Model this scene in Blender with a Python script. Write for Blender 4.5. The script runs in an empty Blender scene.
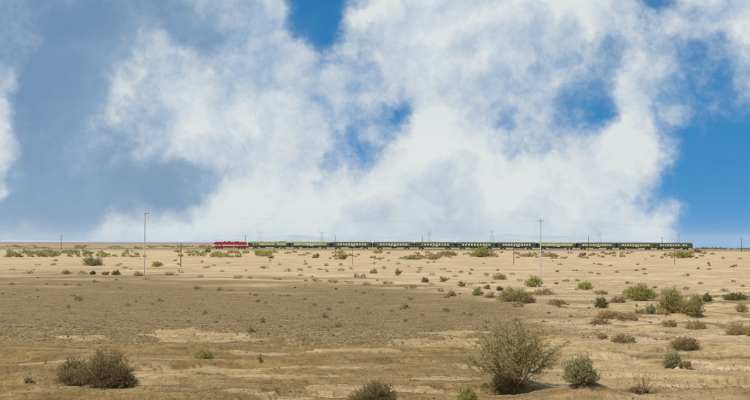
import bpy, math, random
import numpy as np
from mathutils import Matrix, Vector

SC = bpy.context.scene
COL = SC.collection
R = math.radians

# ------------------------------------------------------------------ camera, sky, sun, exposure
F = 1042.0                      # focal length in photograph pixels (750 x 400)
EYE = 5.5
cam_d = bpy.data.cameras.new('camera')
cam_d.sensor_width = 36.0
cam_d.lens = F * 36.0 / 750.0
cam_d.clip_start = 0.5
cam_d.clip_end = 60000.0
cam = bpy.data.objects.new('camera', cam_d)
COL.objects.link(cam)
PITCH = math.atan(42.4 / F)
CAM_M = (Matrix.Translation((0, 0, EYE)) @ Matrix.Rotation(math.pi / 2 + PITCH, 4, 'X')
         @ Matrix.Rotation(R(0.16), 4, 'Z'))
cam.matrix_world = CAM_M
SC.camera = cam

SUN_EL, SUN_AZ = 56.0, -128.0            # azimuth from +Y, clockwise: from the left, a little behind the camera
sun_vec = Vector((math.sin(R(SUN_AZ)) * math.cos(R(SUN_EL)), math.cos(R(SUN_AZ)) * math.cos(R(SUN_EL)), math.sin(R(SUN_EL))))

VS = SC.view_settings
VS.view_transform = 'Standard'; VS.look = 'None'; VS.gamma = 1.0; VS.use_curve_mapping = False
VS.exposure = 0.0
SC.render.engine = 'CYCLES'
SC.cycles.use_denoising = True
SC.cycles.max_bounces = 8
SC.cycles.diffuse_bounces = 5
SC.cycles.transmission_bounces = 6
SC.cycles.volume_bounces = 1
SC.cycles.use_adaptive_sampling = True
SC.cycles.adaptive_threshold = 0.008

RAD = np.array(CAM_M.to_3x3())


def pix_dir(px, py):
    d = RAD @ np.array([(px - 375.0) / F, (200.0 - py) / F, -1.0])
    return d / np.linalg.norm(d)


def pix_azel(px, py):
    d = pix_dir(px, py)
    return math.atan2(d[0], d[1]), math.asin(d[2])


class NT:
    """small helper round a node tree"""
    def __init__(self, tree):
        self.t = tree; self.n = tree.nodes; self.l = tree.links
        self.n.clear()

    def new(self, kind, **kw):
        nd = self.n.new(kind)
        for k, v in kw.items():
            setattr(nd, k, v)
        return nd

    def put(self, sock, v):
        if v is None:
            return
        if hasattr(v, 'is_output'):
            self.l.new(v, sock)
        else:
            if isinstance(v, (tuple, list)) and len(v) == 3 and sock.type == 'RGBA':
                v = (*v, 1.0)
            sock.default_value = v

    def math(self, op, a, b=None, c=None, clamp=False):
        nd = self.new('ShaderNodeMath', operation=op, use_clamp=clamp)
        for i, v in enumerate((a, b, c)):
            self.put(nd.inputs[i], v)
        return nd.outputs[0]

    def vmath(self, op, a, b=None, scale=None):
        nd = self.new('ShaderNodeVectorMath', operation=op)
        self.put(nd.inputs[0], a); self.put(nd.inputs[1], b)
        if scale is not None:
            self.put(nd.inputs['Scale'], scale)
        return nd.outputs[0] if op not in ('LENGTH', 'DISTANCE', 'DOT_PRODUCT') else nd.outputs['Value']

    def noise(self, vec, scale, detail=4.0, rough=0.55, lac=2.0, color=False, dist=0.0):
        nd = self.new('ShaderNodeTexNoise')
        self.put(nd.inputs['Vector'], vec)
        nd.inputs['Scale'].default_value = scale; nd.inputs['Detail'].default_value = detail
        nd.inputs['Roughness'].default_value = rough; nd.inputs['Lacunarity'].default_value = lac
        nd.inputs['Distortion'].default_value = dist
        return nd.outputs['Color'] if color else nd.outputs['Fac']

    def remap(self, v, a, b, c=0.0, d=1.0, kind='SMOOTHSTEP'):
        nd = self.new('ShaderNodeMapRange', interpolation_type=kind)
        self.put(nd.inputs[0], v)
        for i, x in enumerate((a, b, c, d)):
            self.put(nd.inputs[1 + i], x)
        return nd.outputs[0]

    def mix(self, f, a, b, blend='MIX'):
        nd = self.new('ShaderNodeMix', data_type='RGBA', blend_type=blend)
        self.put(nd.inputs['Factor'], f); self.put(nd.inputs['A'], a); self.put(nd.inputs['B'], b)
        return nd.outputs['Result']

    def sep(self, v):
        nd = self.new('ShaderNodeSeparateXYZ'); self.put(nd.inputs[0], v)
        return nd.outputs

    def comb(self, x, y, z):
        nd = self.new('ShaderNodeCombineXYZ')
        for i, v in enumerate((x, y, z)):
            self.put(nd.inputs[i], v)
        return nd.outputs[0]


def srgb(r, g, b):
    return tuple(((c / 255.0 + 0.055) / 1.055) ** 2.4 if c > 10 else c / 255.0 / 12.92 for c in (r, g, b))


# --- the sky: a Nishita sky with broken cloud, laid out by compass bearing and height above the horizon
world = bpy.data.worlds.new('World')
SC.world = world
world.use_nodes = True
W = NT(world.node_tree)
SKY_K = 0.1
geo = W.new('ShaderNodeTexCoord').outputs['Generated']
dirv = W.vmath('NORMALIZE', geo)
w1 = W.vmath('SCALE', W.vmath('SUBTRACT', W.noise(dirv, 11.0, 5.0, 0.6, color=True), (0.5, 0.5, 0.5)), scale=0.058)
w2 = W.vmath('SCALE', W.vmath('SUBTRACT', W.noise(dirv, 42.0, 5.0, 0.62, color=True), (0.5, 0.5, 0.5)), scale=0.014)
pv = W.vmath('ADD', W.vmath('ADD', dirv, w1), w2)
px_, py_, pz_ = W.sep(pv)
az = W.math('ARCTAN2', px_, py_)
el = pz_
GX = list(range(0, 751, 30))
#        0 30 60 90 ...                                  cloud whiteness 0..9
CW = {
 0:   [3,4,3,1,1,1,2,4,5,9,0,0,6,9,9,9,9,9,9,9,9,8,4,7,8,8],
 15:  [3,3,2,1,2,3,1,2,4,9,0,0,6,8,9,9,9,9,9,9,9,8,1,6,8,8],
 30:  [3,3,1,1,3,4,1,2,5,9,2,1,6,9,9,9,9,9,9,9,8,7,5,6,7,7],
 60:  [3,2,1,2,3,6,8,4,8,9,9,4,6,9,9,9,9,9,6,6,5,5,5,3,4,6],
 90:  [7,1,0,2,4,5,8,9,9,9,9,9,6,7,9,9,9,6,8,5,4,8,5,2,2,4],
 120: [8,2,0,3,4,4,9,9,9,9,9,6,5,4,8,9,8,4,7,5,3,9,6,3,3,3],
 150: [8,2,1,2,2,6,9,9,9,9,8,4,4,5,9,9,9,6,4,7,8,9,5,2,0,0],
 180: [6,1,1,1,1,2,3,5,7,9,8,6,7,9,9,9,9,9,8,9,8,8,2,0,0,0],
 210: [1,1,0,0,2,2,2,5,8,9,9,9,9,9,9,9,9,9,9,9,8,4,5,1,0,0],
 240: [3,3,3,3,4,5,6,8,9,9,9,9,9,9,9,9,9,9,9,9,9,7,5,3,2,2],
}
#  how slate-grey (rather than clear blue) the sky between the white clouds is
CS = {
 0:   [8,8,8,8,8,8,8,8,8,5,0,0,2,3,4,4,4,3,3,3,3,2,2,4,4,4],
 60:  [8,8,8,8,8,8,8,8,7,5,3,0,1,3,4,4,4,3,2,2,2,2,1,0,0,1],
 120: [8,8,8,8,8,8,8,8,7,6,3,0,0,0,3,3,2,0,2,1,0,2,0,0,0,0],
 180: [8,8,8,8,9,9,9,8,8,6,2,0,0,2,4,4,4,2,2,3,2,1,0,0,0,0],
 240: [9,9,9,9,8,8,8,6,5,4,4,4,4,4,4,4,4,4,4,3,3,2,1,0,0,0],
}
#  brightness of the white cloud
CG = {
 0:   [2,3,2,2,2,2,3,3,4,5,5,5,6,8,8,7,7,7,7,8,8,8,6,6,6,6],
 60:  [3,2,2,2,3,4,4,4,4,4,4,4,5,5,5,5,5,5,4,3,3,4,4,3,3,4],
 100: [4,4,3,3,4,4,4,4,4,3,3,3,4,5,5,5,5,4,4,4,4,6,4,4,4,4],
 130: [6,5,4,4,4,4,5,6,6,6,5,5,5,6,8,8,7,5,5,5,5,7,5,4,4,4],
 180: [7,6,4,4,5,6,5,5,6,7,7,7,7,8,8,8,8,8,7,6,5,6,5,4,4,4],
 240: [5,4,4,5,7,8,8,8,8,9,9,9,9,9,9,9,9,9,9,9,8,7,6,5,5,5],
}


def row_at(tab, y):
    ks = sorted(tab)
    a = max([k for k in ks if k <= y], default=ks[0]); b = min([k for k in ks if k >= y], default=ks[-1])
    t = 0 if a == b else (y - a) / (b - a)
    return [p * (1 - t) + q * t for p, q in zip(tab[a], tab[b])]


AZ0, AZ1 = R(-21.0), R(21.0)
azf = W.remap(az, AZ0, AZ1, kind='LINEAR')
rows = []
for y in sorted(CW):
    rp = W.new('ShaderNodeValToRGB')
    cr = rp.color_ramp
    cr.interpolation = 'EASE'
    vals = list(zip(GX, CW[y], row_at(CS, y), row_at(CG, y)))
    while len(cr.elements) < len(vals):
        cr.elements.new(0.5)
    pos = [(pix_azel(x, y)[0] - AZ0) / (AZ1 - AZ0) for x in GX]
    for e, p, v in zip(cr.elements, pos, vals):
        e.position = p
        e.color = (v[1] / 9.0, v[2] / 9.0, v[3] / 9.0, 1)
    W.l.new(azf, rp.inputs[0])
    rows.append((pix_azel(375, y)[1], rp.outputs[0]))
field = rows[-1][1]
for (e1, c1), (e0, c0) in zip(rows[::-1][1:], rows[::-1][:-1]):
    field = W.mix(W.remap(el, e0, e1), field, c1)
# beyond the stretch of sky described above, broken cloud of the same kind carries on
far_n = W.noise(dirv, 3.2, 5.0, 0.55)
far_w = W.comb(W.remap(far_n, 0.36, 0.66), 0.45, 0.72)
x_, y_, z_ = W.sep(dirv)
az_raw = W.math('ABSOLUTE', W.math('ARCTAN2', x_, y_))
out = W.math('MAXIMUM', W.remap(az_raw, R(20.0), R(30.0)), W.remap(z_, math.sin(R(13.5)), math.sin(R(22.0))))
field = W.mix(out, field, far_w)
fw, fs, fg = W.sep(field)
n_det = W.noise(pv, 17.0, 11.0, 0.62)
n_sh = W.noise(W.vmath('ADD', pv, (-0.016, 0.0, 0.018)), 17.0, 5.0, 0.6)
n_low = W.noise(pv, 7.0, 6.0, 0.55)
n_fine = W.noise(dirv, 75.0, 8.0, 0.66)
amp = W.math('ADD', W.math('MULTIPLY', W.math('MULTIPLY', fw, W.math('SUBTRACT', 1.0, fw)), 3.6), 0.30)
dens = W.math('ADD', fw, W.math('MULTIPLY', W.math('SUBTRACT', n_det, 0.5), amp))
dens = W.math('ADD', dens, W.math('MULTIPLY', W.math('SUBTRACT', n_fine, 0.5), 0.48))
dens = W.remap(dens, W.math('MULTIPLY', fg, 0.26), W.math('SUBTRACT', 0.98, W.math('MULTIPLY', fg, 0.22)))
lit = W.math('ADD', fg, W.math('MULTIPLY', W.math('ADD', W.math('SUBTRACT', n_det, n_sh), W.math('MULTIPLY', W.math('SUBTRACT', n_low, 0.5), 0.5)), 2.2))
lit = W.math('ADD', lit, W.math('MULTIPLY', W.math('SUBTRACT', n_fine, 0.5), 0.45), clamp=True)
sky = W.new('ShaderNodeTexSky', sky_type='NISHITA')
sky.sun_disc = False
sky.sun_elevation = R(SUN_EL)
sky.sun_rotation = R(SUN_AZ)
sky.altitude = 1200.0; sky.air_density = 1.0; sky.dust_density = 0.2; sky.ozone_density = 4.0
W.l.new(W.vmath('NORMALIZE', W.vmath('ADD', W.vmath('MULTIPLY', dirv, (1, 1, 0.9)), (0, 0, 0.30))), sky.inputs['Vector'])
blue = W.mix(1.0, sky.outputs[0], (0.17, 1.16, 1.44), 'MULTIPLY')
slate = W.mix(W.remap(n_low, 0.36, 0.66), tuple(c / SKY_K for c in srgb(113, 145, 178)), tuple(c / SKY_K for c in srgb(142, 168, 194)))
base = W.mix(W.math('MULTIPLY', fs, 0.95), blue, slate)
cloud = W.mix(lit, tuple(c / SKY_K for c in srgb(150, 177, 205)), tuple(c / SKY_K for c in srgb(221, 226, 227)))
skyc = W.mix(dens, base, cloud)
# the nearer bank of heaped cloud standing on the horizon: its top, bearing by bearing
TOPS = ((0, 252), (88, 252), (103, 224), (118, 206), (136, 199), (160, 207), (186, 214), (204, 198), (224, 184), (252, 178), (285, 180), (318, 186), (345, 178), (370, 166),
        (388, 146), (406, 126), (440, 120), (472, 131), (494, 148), (524, 158), (548, 168), (572, 166), (596, 172), (618, 180), (636, 200), (654, 216), (676, 232), (704, 252), (750, 256))
TOPS = sorted(TOPS)
rp = W.new('ShaderNodeValToRGB'); cr = rp.color_ramp; cr.interpolation = 'EASE'
while len(cr.elements) < len(TOPS):
    cr.elements.new(0.5)
for e, (x, y) in zip(cr.elements, TOPS):
    a_, e_ = pix_azel(x, y)
    e.position = (a_ - AZ0) / (AZ1 - AZ0)
    v = max(e_ / 0.25 + 0.2, 0.0); e.color = (v, v, v, 1)
dw = W.vmath('ADD', dirv, W.vmath('SCALE', W.vmath('SUBTRACT', W.noise(dirv, 26.0, 6.0, 0.6, color=True), (0.5, 0.5, 0.5)), scale=0.045))
qx, qy, qz = W.sep(dw)
W.l.new(W.remap(W.math('ARCTAN2', qx, qy), AZ0, AZ1, kind='LINEAR'), rp.inputs[0])
top = W.math('MULTIPLY', W.math('SUBTRACT', rp.outputs[0], 0.2), 0.25)
gap = W.math('ADD', W.math('SUBTRACT', top, qz), W.math('ADD', W.math('MULTIPLY', W.math('SUBTRACT', n_det, 0.5), 0.05), W.math('MULTIPLY', W.math('SUBTRACT', n_fine, 0.5), 0.016)))
bank = W.math('MULTIPLY', W.remap(gap, -0.016, 0.026), W.math('SUBTRACT', 1.0, out))
blit = W.math('ADD', W.remap(gap, 0.11, 0.0, 0.42, 1.0), W.math('MULTIPLY', W.math('ADD', W.math('SUBTRACT', n_det, n_sh), W.math('SUBTRACT', n_low, 0.5)), 2.1), clamp=True)
bank_c = W.mix(blit, tuple(c / SKY_K for c in srgb(166, 185, 204)), tuple(c / SKY_K for c in srgb(225, 229, 229)))
skyc = W.mix(W.math('MULTIPLY', bank, 0.9), skyc, bank_c)
bg = W.new('ShaderNodeBackground')
W.l.new(skyc, bg.inputs['Color']); bg.inputs['Strength'].default_value = SKY_K
wo = W.new('ShaderNodeOutputWorld')
W.l.new(bg.outputs[0], wo.inputs['Surface'])
world.cycles.sampling_method = 'MANUAL'
world.cycles.sample_map_resolution = 512

sun_d = bpy.data.lights.new('sun', 'SUN')
sun_d.energy = 4.2; sun_d.angle = R(4.0); sun_d.color = (1.0, 0.93, 0.80)
sun = bpy.data.objects.new('sun', sun_d)
sun.rotation_euler = (-sun_vec).to_track_quat('-Z', 'Y').to_euler()
COL.objects.link(sun)

# ------------------------------------------------------------------ helpers
rng = np.random.default_rng(7)
random.seed(7)
_LAT = np.random.default_rng(3).random((256, 256))


def vnoise(x, y):
    x = np.asarray(x, float); y = np.asarray(y, float)
    xi = np.floor(x).astype(int); yi = np.floor(y).astype(int)
    fx = x - xi; fy = y - yi
    fx = fx * fx * fx * (fx * (fx * 6 - 15) + 10); fy = fy * fy * fy * (fy * (fy * 6 - 15) + 10)
    a = _LAT[xi & 255, yi & 255]; b = _LAT[(xi + 1) & 255, yi & 255]
    c = _LAT[xi & 255, (yi + 1) & 255]; d = _LAT[(xi + 1) & 255, (yi + 1) & 255]
    return (a * (1 - fx) + b * fx) * (1 - fy) + (c * (1 - fx) + d * fx) * fy


def fbm(x, y, octv=4, gain=0.5):
    s = 0.0; a = 1.0; t = 0.0
    for i in range(octv):
        s = s + a * vnoise(x * 2.03 ** i + 17.3 * i, y * 2.03 ** i + 9.1 * i); t += a; a *= gain
    return s / t


def sstep(a, b, v):
    t = np.clip((v - a) / (b - a), 0, 1)
    return t * t * (3 - 2 * t)


# the railway runs nearly square to the view, receding slightly to the right
TR_K, TR_Y0 = 0.094, 672.0


def horizon_y(px):
    return 242.4 + (px - 375.0) * math.tan(R(0.16))


def flat_xy(px, py):
    d = pix_dir(px, py)
    t = -EYE / d[2]
    return d[0] * t, d[1] * t


# low earth mounds of the foreground: pixel foot, half width (m), half depth (m), height (m)
MOUNDS = []
for px, py, hw, hd, h in ((585, 404, 1.5, 0.9, 0.55), (545, 396, 1.1, 0.9, 0.28), (700, 403, 1.5, 0.7, 0.34),
                          (95, 386, 1.9, 1.1, 0.18), (515, 389, 1.0, 0.8, 0.22), (20, 392, 1.2, 0.6, 0.18),
                          (745, 404, 1.0, 0.6, 0.25), (375, 400, 1.2, 0.7, 0.2), (683, 349, 1.0, 0.8, 0.25),
                          (673, 368, 1.0, 0.8, 0.2), (617, 320, 2.4, 1.4, 0.22), (690, 329, 2.2, 1.2, 0.2),
                          (679, 316, 2.4, 1.6, 0.3), (514, 301, 2.2, 1.5, 0.25), (623, 343, 1.3, 0.9, 0.2)):
    x, y = flat_xy(px, py)
    MOUNDS.append((x, y, hw, hd, h))


def ledge_field(x, y):
    n = fbm(x / 6.5 + 0.25 * np.sin(y * 0.9), y / 1.9 + 40.0, 5, 0.55)
    return n


def terrain(x, y):
    x = np.asarray(x, float); y = np.asarray(y, float)
    r = np.hypot(x, y)
    ty = TR_Y0 + TR_K * x
    z = (fbm(x / 48.0 + 5, y / 48.0, 4) - 0.5) * 0.5 * sstep(45, 110, r)
    z = z + (fbm(x / 11.0 + 3, y / 7.0, 4) - 0.5) * 0.30 * sstep(20, 40, r) * (1 - sstep(300, 600, r) * 0.7)
    nearw = 1 - sstep(58, 75, y)
    n = ledge_field(x, y)
    z = z + nearw * (0.17 * sstep(0.476, 0.487, n) + 0.11 * sstep(0.566, 0.575, n) - 0.12)
    midw = sstep(40, 60, y) * (1 - sstep(150, 260, y)) * sstep(0.10, 0.17, x / np.maximum(y, 1))
    n2 = fbm(x / 16.0 + 31, y / 6.0 + 7, 5, 0.55)
    z = z + midw * 0.22 * sstep(0.48, 0.53, n2)
    z = z + (fbm(x / 1.1, y / 0.9, 4, 0.6) - 0.5) * 0.13 * (1 - sstep(70, 170, r))
    z = z + (fbm(x / 0.33 + 9, y / 0.3, 2, 0.6) - 0.5) * 0.045 * (1 - sstep(45, 80, r))
    for mx, my, hw, hd, h in MOUNDS:
        dd = ((x - mx) / hw) ** 2 + ((y - my) / hd) ** 2
        lump = 0.7 + 0.6 * fbm(x / 0.7 + mx, y / 0.5 + my, 3)
        z = z + h * np.exp(-dd) * lump
    # levelled by the railway; beyond it the plain falls away on the right
    w_tr = np.exp(-((y - ty) / 26.0) ** 2)
    z = z * (1 - w_tr)
    beyond = np.maximum(y - ty - 14.0, 0.0)
    z = z - beyond * 0.0043 * sstep(0.19, 0.31, x / np.maximum(y, 1.0))
    return z


def ground_at(px, py):
    """where the line of sight through a pixel first meets the ground"""
    d = pix_dir(px, py)
    t0 = -EYE / d[2]
    ts = np.linspace(0.82 * t0, 1.16 * t0, 500)
    gap = EYE + d[2] * ts - terrain(d[0] * ts, d[1] * ts)
    k = int(np.argmax(gap <= 0)) if (gap <= 0).any() else 499
    t = ts[k]
    if k > 0 and gap[k] <= 0 < gap[k - 1]:
        t = ts[k - 1] + (ts[k] - ts[k - 1]) * gap[k - 1] / (gap[k - 1] - gap[k])
    x, y = d[0] * t, d[1] * t
    return Vector((x, y, float(terrain(x, y))))


class MB:
    """collects faces for one mesh"""
    def __init__(self):
        self.v = []; self.f = []

    def add(self, verts, faces):
        o = len(self.v)
        self.v.extend(tuple(map(float, p)) for p in verts)
        self.f.extend(tuple(i + o for i in q) for q in faces)
        return self

    def box(self, x0, x1, y0, y1, z0, z1):
        return self.add([(x0, y0, z0), (x1, y0, z0), (x1, y1, z0), (x0, y1, z0),
                         (x0, y0, z1), (x1, y0, z1), (x1, y1, z1), (x0, y1, z1)],
                        [(0, 3, 2, 1), (4, 5, 6, 7), (0, 1, 5, 4), (1, 2, 6, 5), (2, 3, 7, 6), (3, 0, 4, 7)])

    def tube(self, pts, rads, n=6, cap=True):
        pts = [Vector(p) for p in pts]
        if not hasattr(rads, '__len__'):
            rads = [rads] * len(pts)
        vs = []; fs = []
        for i, p in enumerate(pts):
            d = (pts[min(i + 1, len(pts) - 1)] - pts[max(i - 1, 0)]).normalized()
            a = d.orthogonal().normalized(); b = d.cross(a)
            for k in range(n):
                t = 2 * math.pi * k / n
                vs.append(p + (a * math.cos(t) + b * math.sin(t)) * rads[i])
        for i in range(len(pts) - 1):
            for k in range(n):
                fs.append((i * n + k, i * n + (k + 1) % n, (i + 1) * n + (k + 1) % n, (i + 1) * n + k))
        if cap:
            fs.append(tuple(range(n))[::-1]); fs.append(tuple((len(pts) - 1) * n + k for k in range(n)))
        return self.add(vs, fs)

    def prism(self, profile, x0, x1):
        """a closed (y, z) profile swept along x"""
        n = len(profile)
        vs = [(x0, y, z) for y, z in profile] + [(x1, y, z) for y, z in profile]
        fs = [(i, (i + 1) % n, n + (i + 1) % n, n + i) for i in range(n)]
        fs += [tuple(range(n))[::-1], tuple(range(n, 2 * n))]
        return self.add(vs, fs)

    def mesh(self, name):
        me = bpy.data.meshes.new(name)
        me.from_pydata(self.v, [], self.f)
        me.update()
        return me


def np_mesh(name, verts, quads=None, tris=None):
    me = bpy.data.meshes.new(name)
    verts = np.asarray(verts, np.float32)
    me.vertices.add(len(verts)); me.vertices.foreach_set('co', verts.ravel())
    loops = []; starts = []; tot = 0
    for arr, k in ((quads, 4), (tris, 3)):
        if arr is not None and len(arr):
            arr = np.asarray(arr, np.int32)
            loops.append(arr.ravel()); starts.append(tot + np.arange(len(arr), dtype=np.int32) * k); tot += arr.size
    loops = np.concatenate(loops); starts = np.concatenate(starts)
    me.loops.add(len(loops)); me.loops.foreach_set('vertex_index', loops)
    me.polygons.add(len(starts)); me.polygons.foreach_set('loop_start', starts)
    me.update(calc_edges=True)
    return me


def link(name, me, mat=None, parent=None, loc=None, rz=None, smooth=False):
    o = bpy.data.objects.new(name, me)
    if mat is not None and not me.materials:
        me.materials.append(mat)
    COL.objects.link(o)
    if parent is not None:
        o.parent = parent
    if loc is not None:
        o.location = loc
    if rz is not None:
        o.rotation_euler = (0, 0, rz)
    if smooth:
        for p in me.polygons:
            p.use_smooth = True
    return o


def tag(o, label=None, category=None, group=None, kind=None):
    for k, v in (('label', label), ('category', category), ('group', group), ('kind', kind)):
        if v:
            o[k] = v
    return o


def empty(name, loc, rz=0.0):
    o = bpy.data.objects.new(name, None)
    o.empty_display_size = 0.3
    o.location = loc; o.rotation_euler = (0, 0, rz)
    COL.objects.link(o)
    return o


def mat_new(name):
    m = bpy.data.materials.new(name)
    m.use_nodes = True
    return m, NT(m.node_tree)


def finish(nt, color, rough=0.8, metal=0.0, bump=None, spec=0.3, extra=None):
    b = nt.new('ShaderNodeBsdfPrincipled')
    nt.put(b.inputs['Base Color'], color); nt.put(b.inputs['Roughness'], rough); nt.put(b.inputs['Metallic'], metal)
    nt.put(b.inputs['Specular IOR Level'], spec)
    if bump is not None:
        nt.l.new(bump, b.inputs['Normal'])
    o = nt.new('ShaderNodeOutputMaterial')
    nt.l.new(b.outputs[0], o.inputs['Surface'])
    return b, o


def painted(name, col, rough=0.5, metal=0.0, wear=0.25, scale=1.3, dust=(0.42, 0.34, 0.22), dustf=0.25, spec=0.4):
    """paint with grime and desert dust in uneven patches"""
    m, nt = mat_new(name)
    p = nt.new('ShaderNodeTexCoord').outputs['Object']
    n = nt.noise(p, scale, 6.0, 0.65)
    n2 = nt.noise(p, scale * 7, 4.0, 0.6)
    c = nt.mix(nt.remap(n, 0.3, 0.7, 0, wear), col, tuple(x * 0.55 for x in col))
    c = nt.mix(nt.math('MULTIPLY', nt.remap(n2, 0.42, 0.75), dustf), c, dust)
    finish(nt, c, nt.remap(n, 0.3, 0.7, rough - 0.1, min(rough + 0.2, 1.0)), metal, spec=spec)
    return m


# ------------------------------------------------------------------ ground
def interp(px, pts):
    xs, ys = zip(*pts)
    return np.interp(px, xs, ys)


def build_ground():
    dense = np.radians(np.linspace(-24, 24, 640))
    side = np.radians(24 + (180 - 24) * np.linspace(0, 1, 44)[1:] ** 1.6)
    azs = np.concatenate([-side[::-1][1:], -side[:0], -side[:0], dense, side])
    azs = np.concatenate([(-side[::-1])[1:], dense, side])            # -180 (open) .. 180
    rr = np.concatenate([np.linspace(1.5, 27, 14), np.linspace(28, 62, 300), np.geomspace(62.3, 170, 170),
                         np.geomspace(172, 560, 70), np.linspace(566, 900, 60), np.geomspace(925, 22000, 50)])
    A, RR = np.meshgrid(azs, rr)
    X = RR * np.sin(A); Y = RR * np.cos(A)
    Z = terrain(X, Y)
    nr, nc = X.shape
    verts = np.stack([X, Y, Z], -1).reshape(-1, 3)
    idx = np.arange(nr * nc).reshape(nr, nc)
    nxt = np.roll(idx, -1, axis=1)
    quads = np.stack([idx[:-1], nxt[:-1], nxt[1:], idx[1:]], -1).reshape(-1, 4)[:, ::-1]
    verts = np.vstack([verts, [[0, 0, float(terrain(0.0, 0.01))]]])
    c = len(verts) - 1
    tris = np.stack([np.full(nc, c), idx[0], nxt[0]], -1)[:, ::-1]
    me = np_mesh('ground', verts, quads, tris)
    me.polygons.foreach_set('use_smooth', np.ones(len(me.polygons), bool))
    # soil kinds on the flat, with cloud shade and haze also painted in
    yy = np.maximum(Y, 5.0)
    px = 375 + F * X / yy
    pyf = horizon_y(px) + EYE * F / np.maximum(RR * np.cos(np.clip(A, -1.2, 1.2)), 5.0)
    wob = (fbm(X / 14.0, Y / 9.0, 5, 0.6) - 0.5)
    wob2 = (fbm(X / 3.0 + 50, Y / 1.6, 4, 0.6) - 0.5)
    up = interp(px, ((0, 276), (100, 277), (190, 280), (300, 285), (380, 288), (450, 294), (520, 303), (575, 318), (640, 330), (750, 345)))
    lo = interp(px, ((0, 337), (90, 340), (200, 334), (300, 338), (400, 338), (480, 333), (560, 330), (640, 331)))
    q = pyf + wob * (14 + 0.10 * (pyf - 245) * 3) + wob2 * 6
    gravel = sstep(-17.0, 19.0, q + wob * 16 - up) * (1 - 0.45 * sstep(0.54, 0.66, fbm(X / 15.0 + 21, Y / 5.0 + 3, 5, 0.6))) * (1 - 0.75 * sstep(-6, 8, q - lo)) * (1 - sstep(500, 600, px + wob * 160))  # real gravel, its dark tone partly cloud shadow put into the colour
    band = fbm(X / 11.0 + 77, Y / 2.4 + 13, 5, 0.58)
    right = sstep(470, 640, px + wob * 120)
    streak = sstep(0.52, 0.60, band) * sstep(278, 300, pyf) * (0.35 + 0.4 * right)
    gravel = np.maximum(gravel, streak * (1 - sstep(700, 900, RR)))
    # pale salt crust, in streaks lying across the view
    crust = np.zeros_like(X)
    for cx, cy, sx, sy in ((208, 336, 48, 3.6), (92, 340, 32, 2.4), (178, 333, 20, 4.5), (455, 332, 30, 3.0), (445, 344, 48, 6.0),
                           (330, 353, 90, 2.2), (230, 369, 120, 3.6), (150, 378, 46, 7.5), (290, 378, 60, 4), (30, 366, 60, 2.5),
                           (600, 366, 70, 4), (700, 378, 90, 6), (590, 352, 60, 3), (720, 352, 60, 4), (650, 333, 70, 3), (715, 396, 60, 4),
                           (480, 367, 40, 3), (420, 392, 45, 4), (340, 389, 28, 4), (440, 380, 30, 2.5), (600, 310, 40, 3),
                           (270, 395, 45, 3.0), (560, 345, 40, 3.0), (740, 312, 30, 3), (640, 306, 40, 2.2), (700, 318, 30, 2)):
        dd = ((px - cx) / sx) ** 2 + ((pyf - cy) / sy) ** 2
        crust = np.maximum(crust, sstep(1.35, 0.5, dd + wob2 * 3.4 + wob * 1.6))
    crust = np.maximum(crust, sstep(0.53, 0.61, ledge_field(X, Y)) * sstep(338, 352, pyf + wob * 12) * (0.35 + 0.5 * right))
    crust = np.clip(crust, 0, 1)
    far_haze = sstep(1250, 4500, RR)  # greys the plain with distance: haze painted into the ground colour
    sand = np.maximum(1 - sstep(-15.0, 20.0, q + wob * 16 - up), right)
    sand = sand * (1 - 0.6 * sstep(690, 760, Y - TR_K * X))
    # clay shows where the ground breaks at the ledges and on the mounds
    clay = np.zeros_like(X)
    n = ledge_field(X, Y)
    clay = np.maximum(clay, np.exp(-((n - 0.482) / 0.011) ** 2) * sstep(345, 358, pyf) * sstep(0.35, 0.6, fbm(X / 3 + 4, Y / 2, 3)))
    for mx, my, hw, hd, h in MOUNDS[:3] + MOUNDS[6:8]:
        clay = np.maximum(clay, 0.8 * np.exp(-(((X - mx) / (hw * 1.05)) ** 2 + ((Y - my) / (hd * 1.05)) ** 2) ** 1.5))
    for mx, my, hw, hd, h in MOUNDS[8:]:
        clay = np.maximum(clay, 0.35 * np.exp(-(((X - mx) / (hw * 1.05)) ** 2 + ((Y - my) / (hd * 1.05)) ** 2) ** 1.5))
    for nm, arr in (('gravel', gravel), ('crust', crust), ('sand', sand), ('clay', clay), ('far_haze', far_haze)):
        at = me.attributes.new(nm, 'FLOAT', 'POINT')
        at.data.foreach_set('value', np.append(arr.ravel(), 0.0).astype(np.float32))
    m, nt = mat_new('desert_soil')
    pos = nt.new('ShaderNodeNewGeometry').outputs['Position']

    def att(nm):
        return nt.new('ShaderNodeAttribute', attribute_name=nm).outputs['Fac']
    x, y, z = nt.sep(pos)
    stretched = nt.vmath('MULTIPLY', pos, (0.42, 1.0, 1.0))
    n_big = nt.noise(stretched, 0.12, 6.0, 0.6)
    n_mid = nt.noise(stretched, 0.9, 7.0, 0.65)
    n_fine = nt.noise(pos, 5.5, 8.0, 0.72)
    n_grit = nt.noise(pos, 26.0, 3.0, 0.7)
    sand_c = nt.mix(nt.remap(n_big, 0.32, 0.68), SOIL['sand_a'], SOIL['sand_b'])
    sand_c = nt.mix(nt.remap(n_mid, 0.5, 0.72, 0, 0.5), sand_c, SOIL['soil'])
    n_mot = nt.noise(nt.vmath('MULTIPLY', pos, (0.30, 1.0, 1.0)), 0.22, 8.0, 0.7)
    sand_c = nt.mix(nt.remap(n_mot, 0.48, 0.66, 0, 0.62), sand_c, SOIL['soil_b'])
    soil_c = nt.mix(nt.remap(n_mid, 0.35, 0.65), SOIL['soil'], SOIL['soil_b'])
    c = nt.mix(att('sand'), soil_c, sand_c)
    grav_shade_c = nt.mix(nt.remap(n_fine, 0.35, 0.65), SOIL['gravel'], SOIL['gravel_b'])
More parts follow.
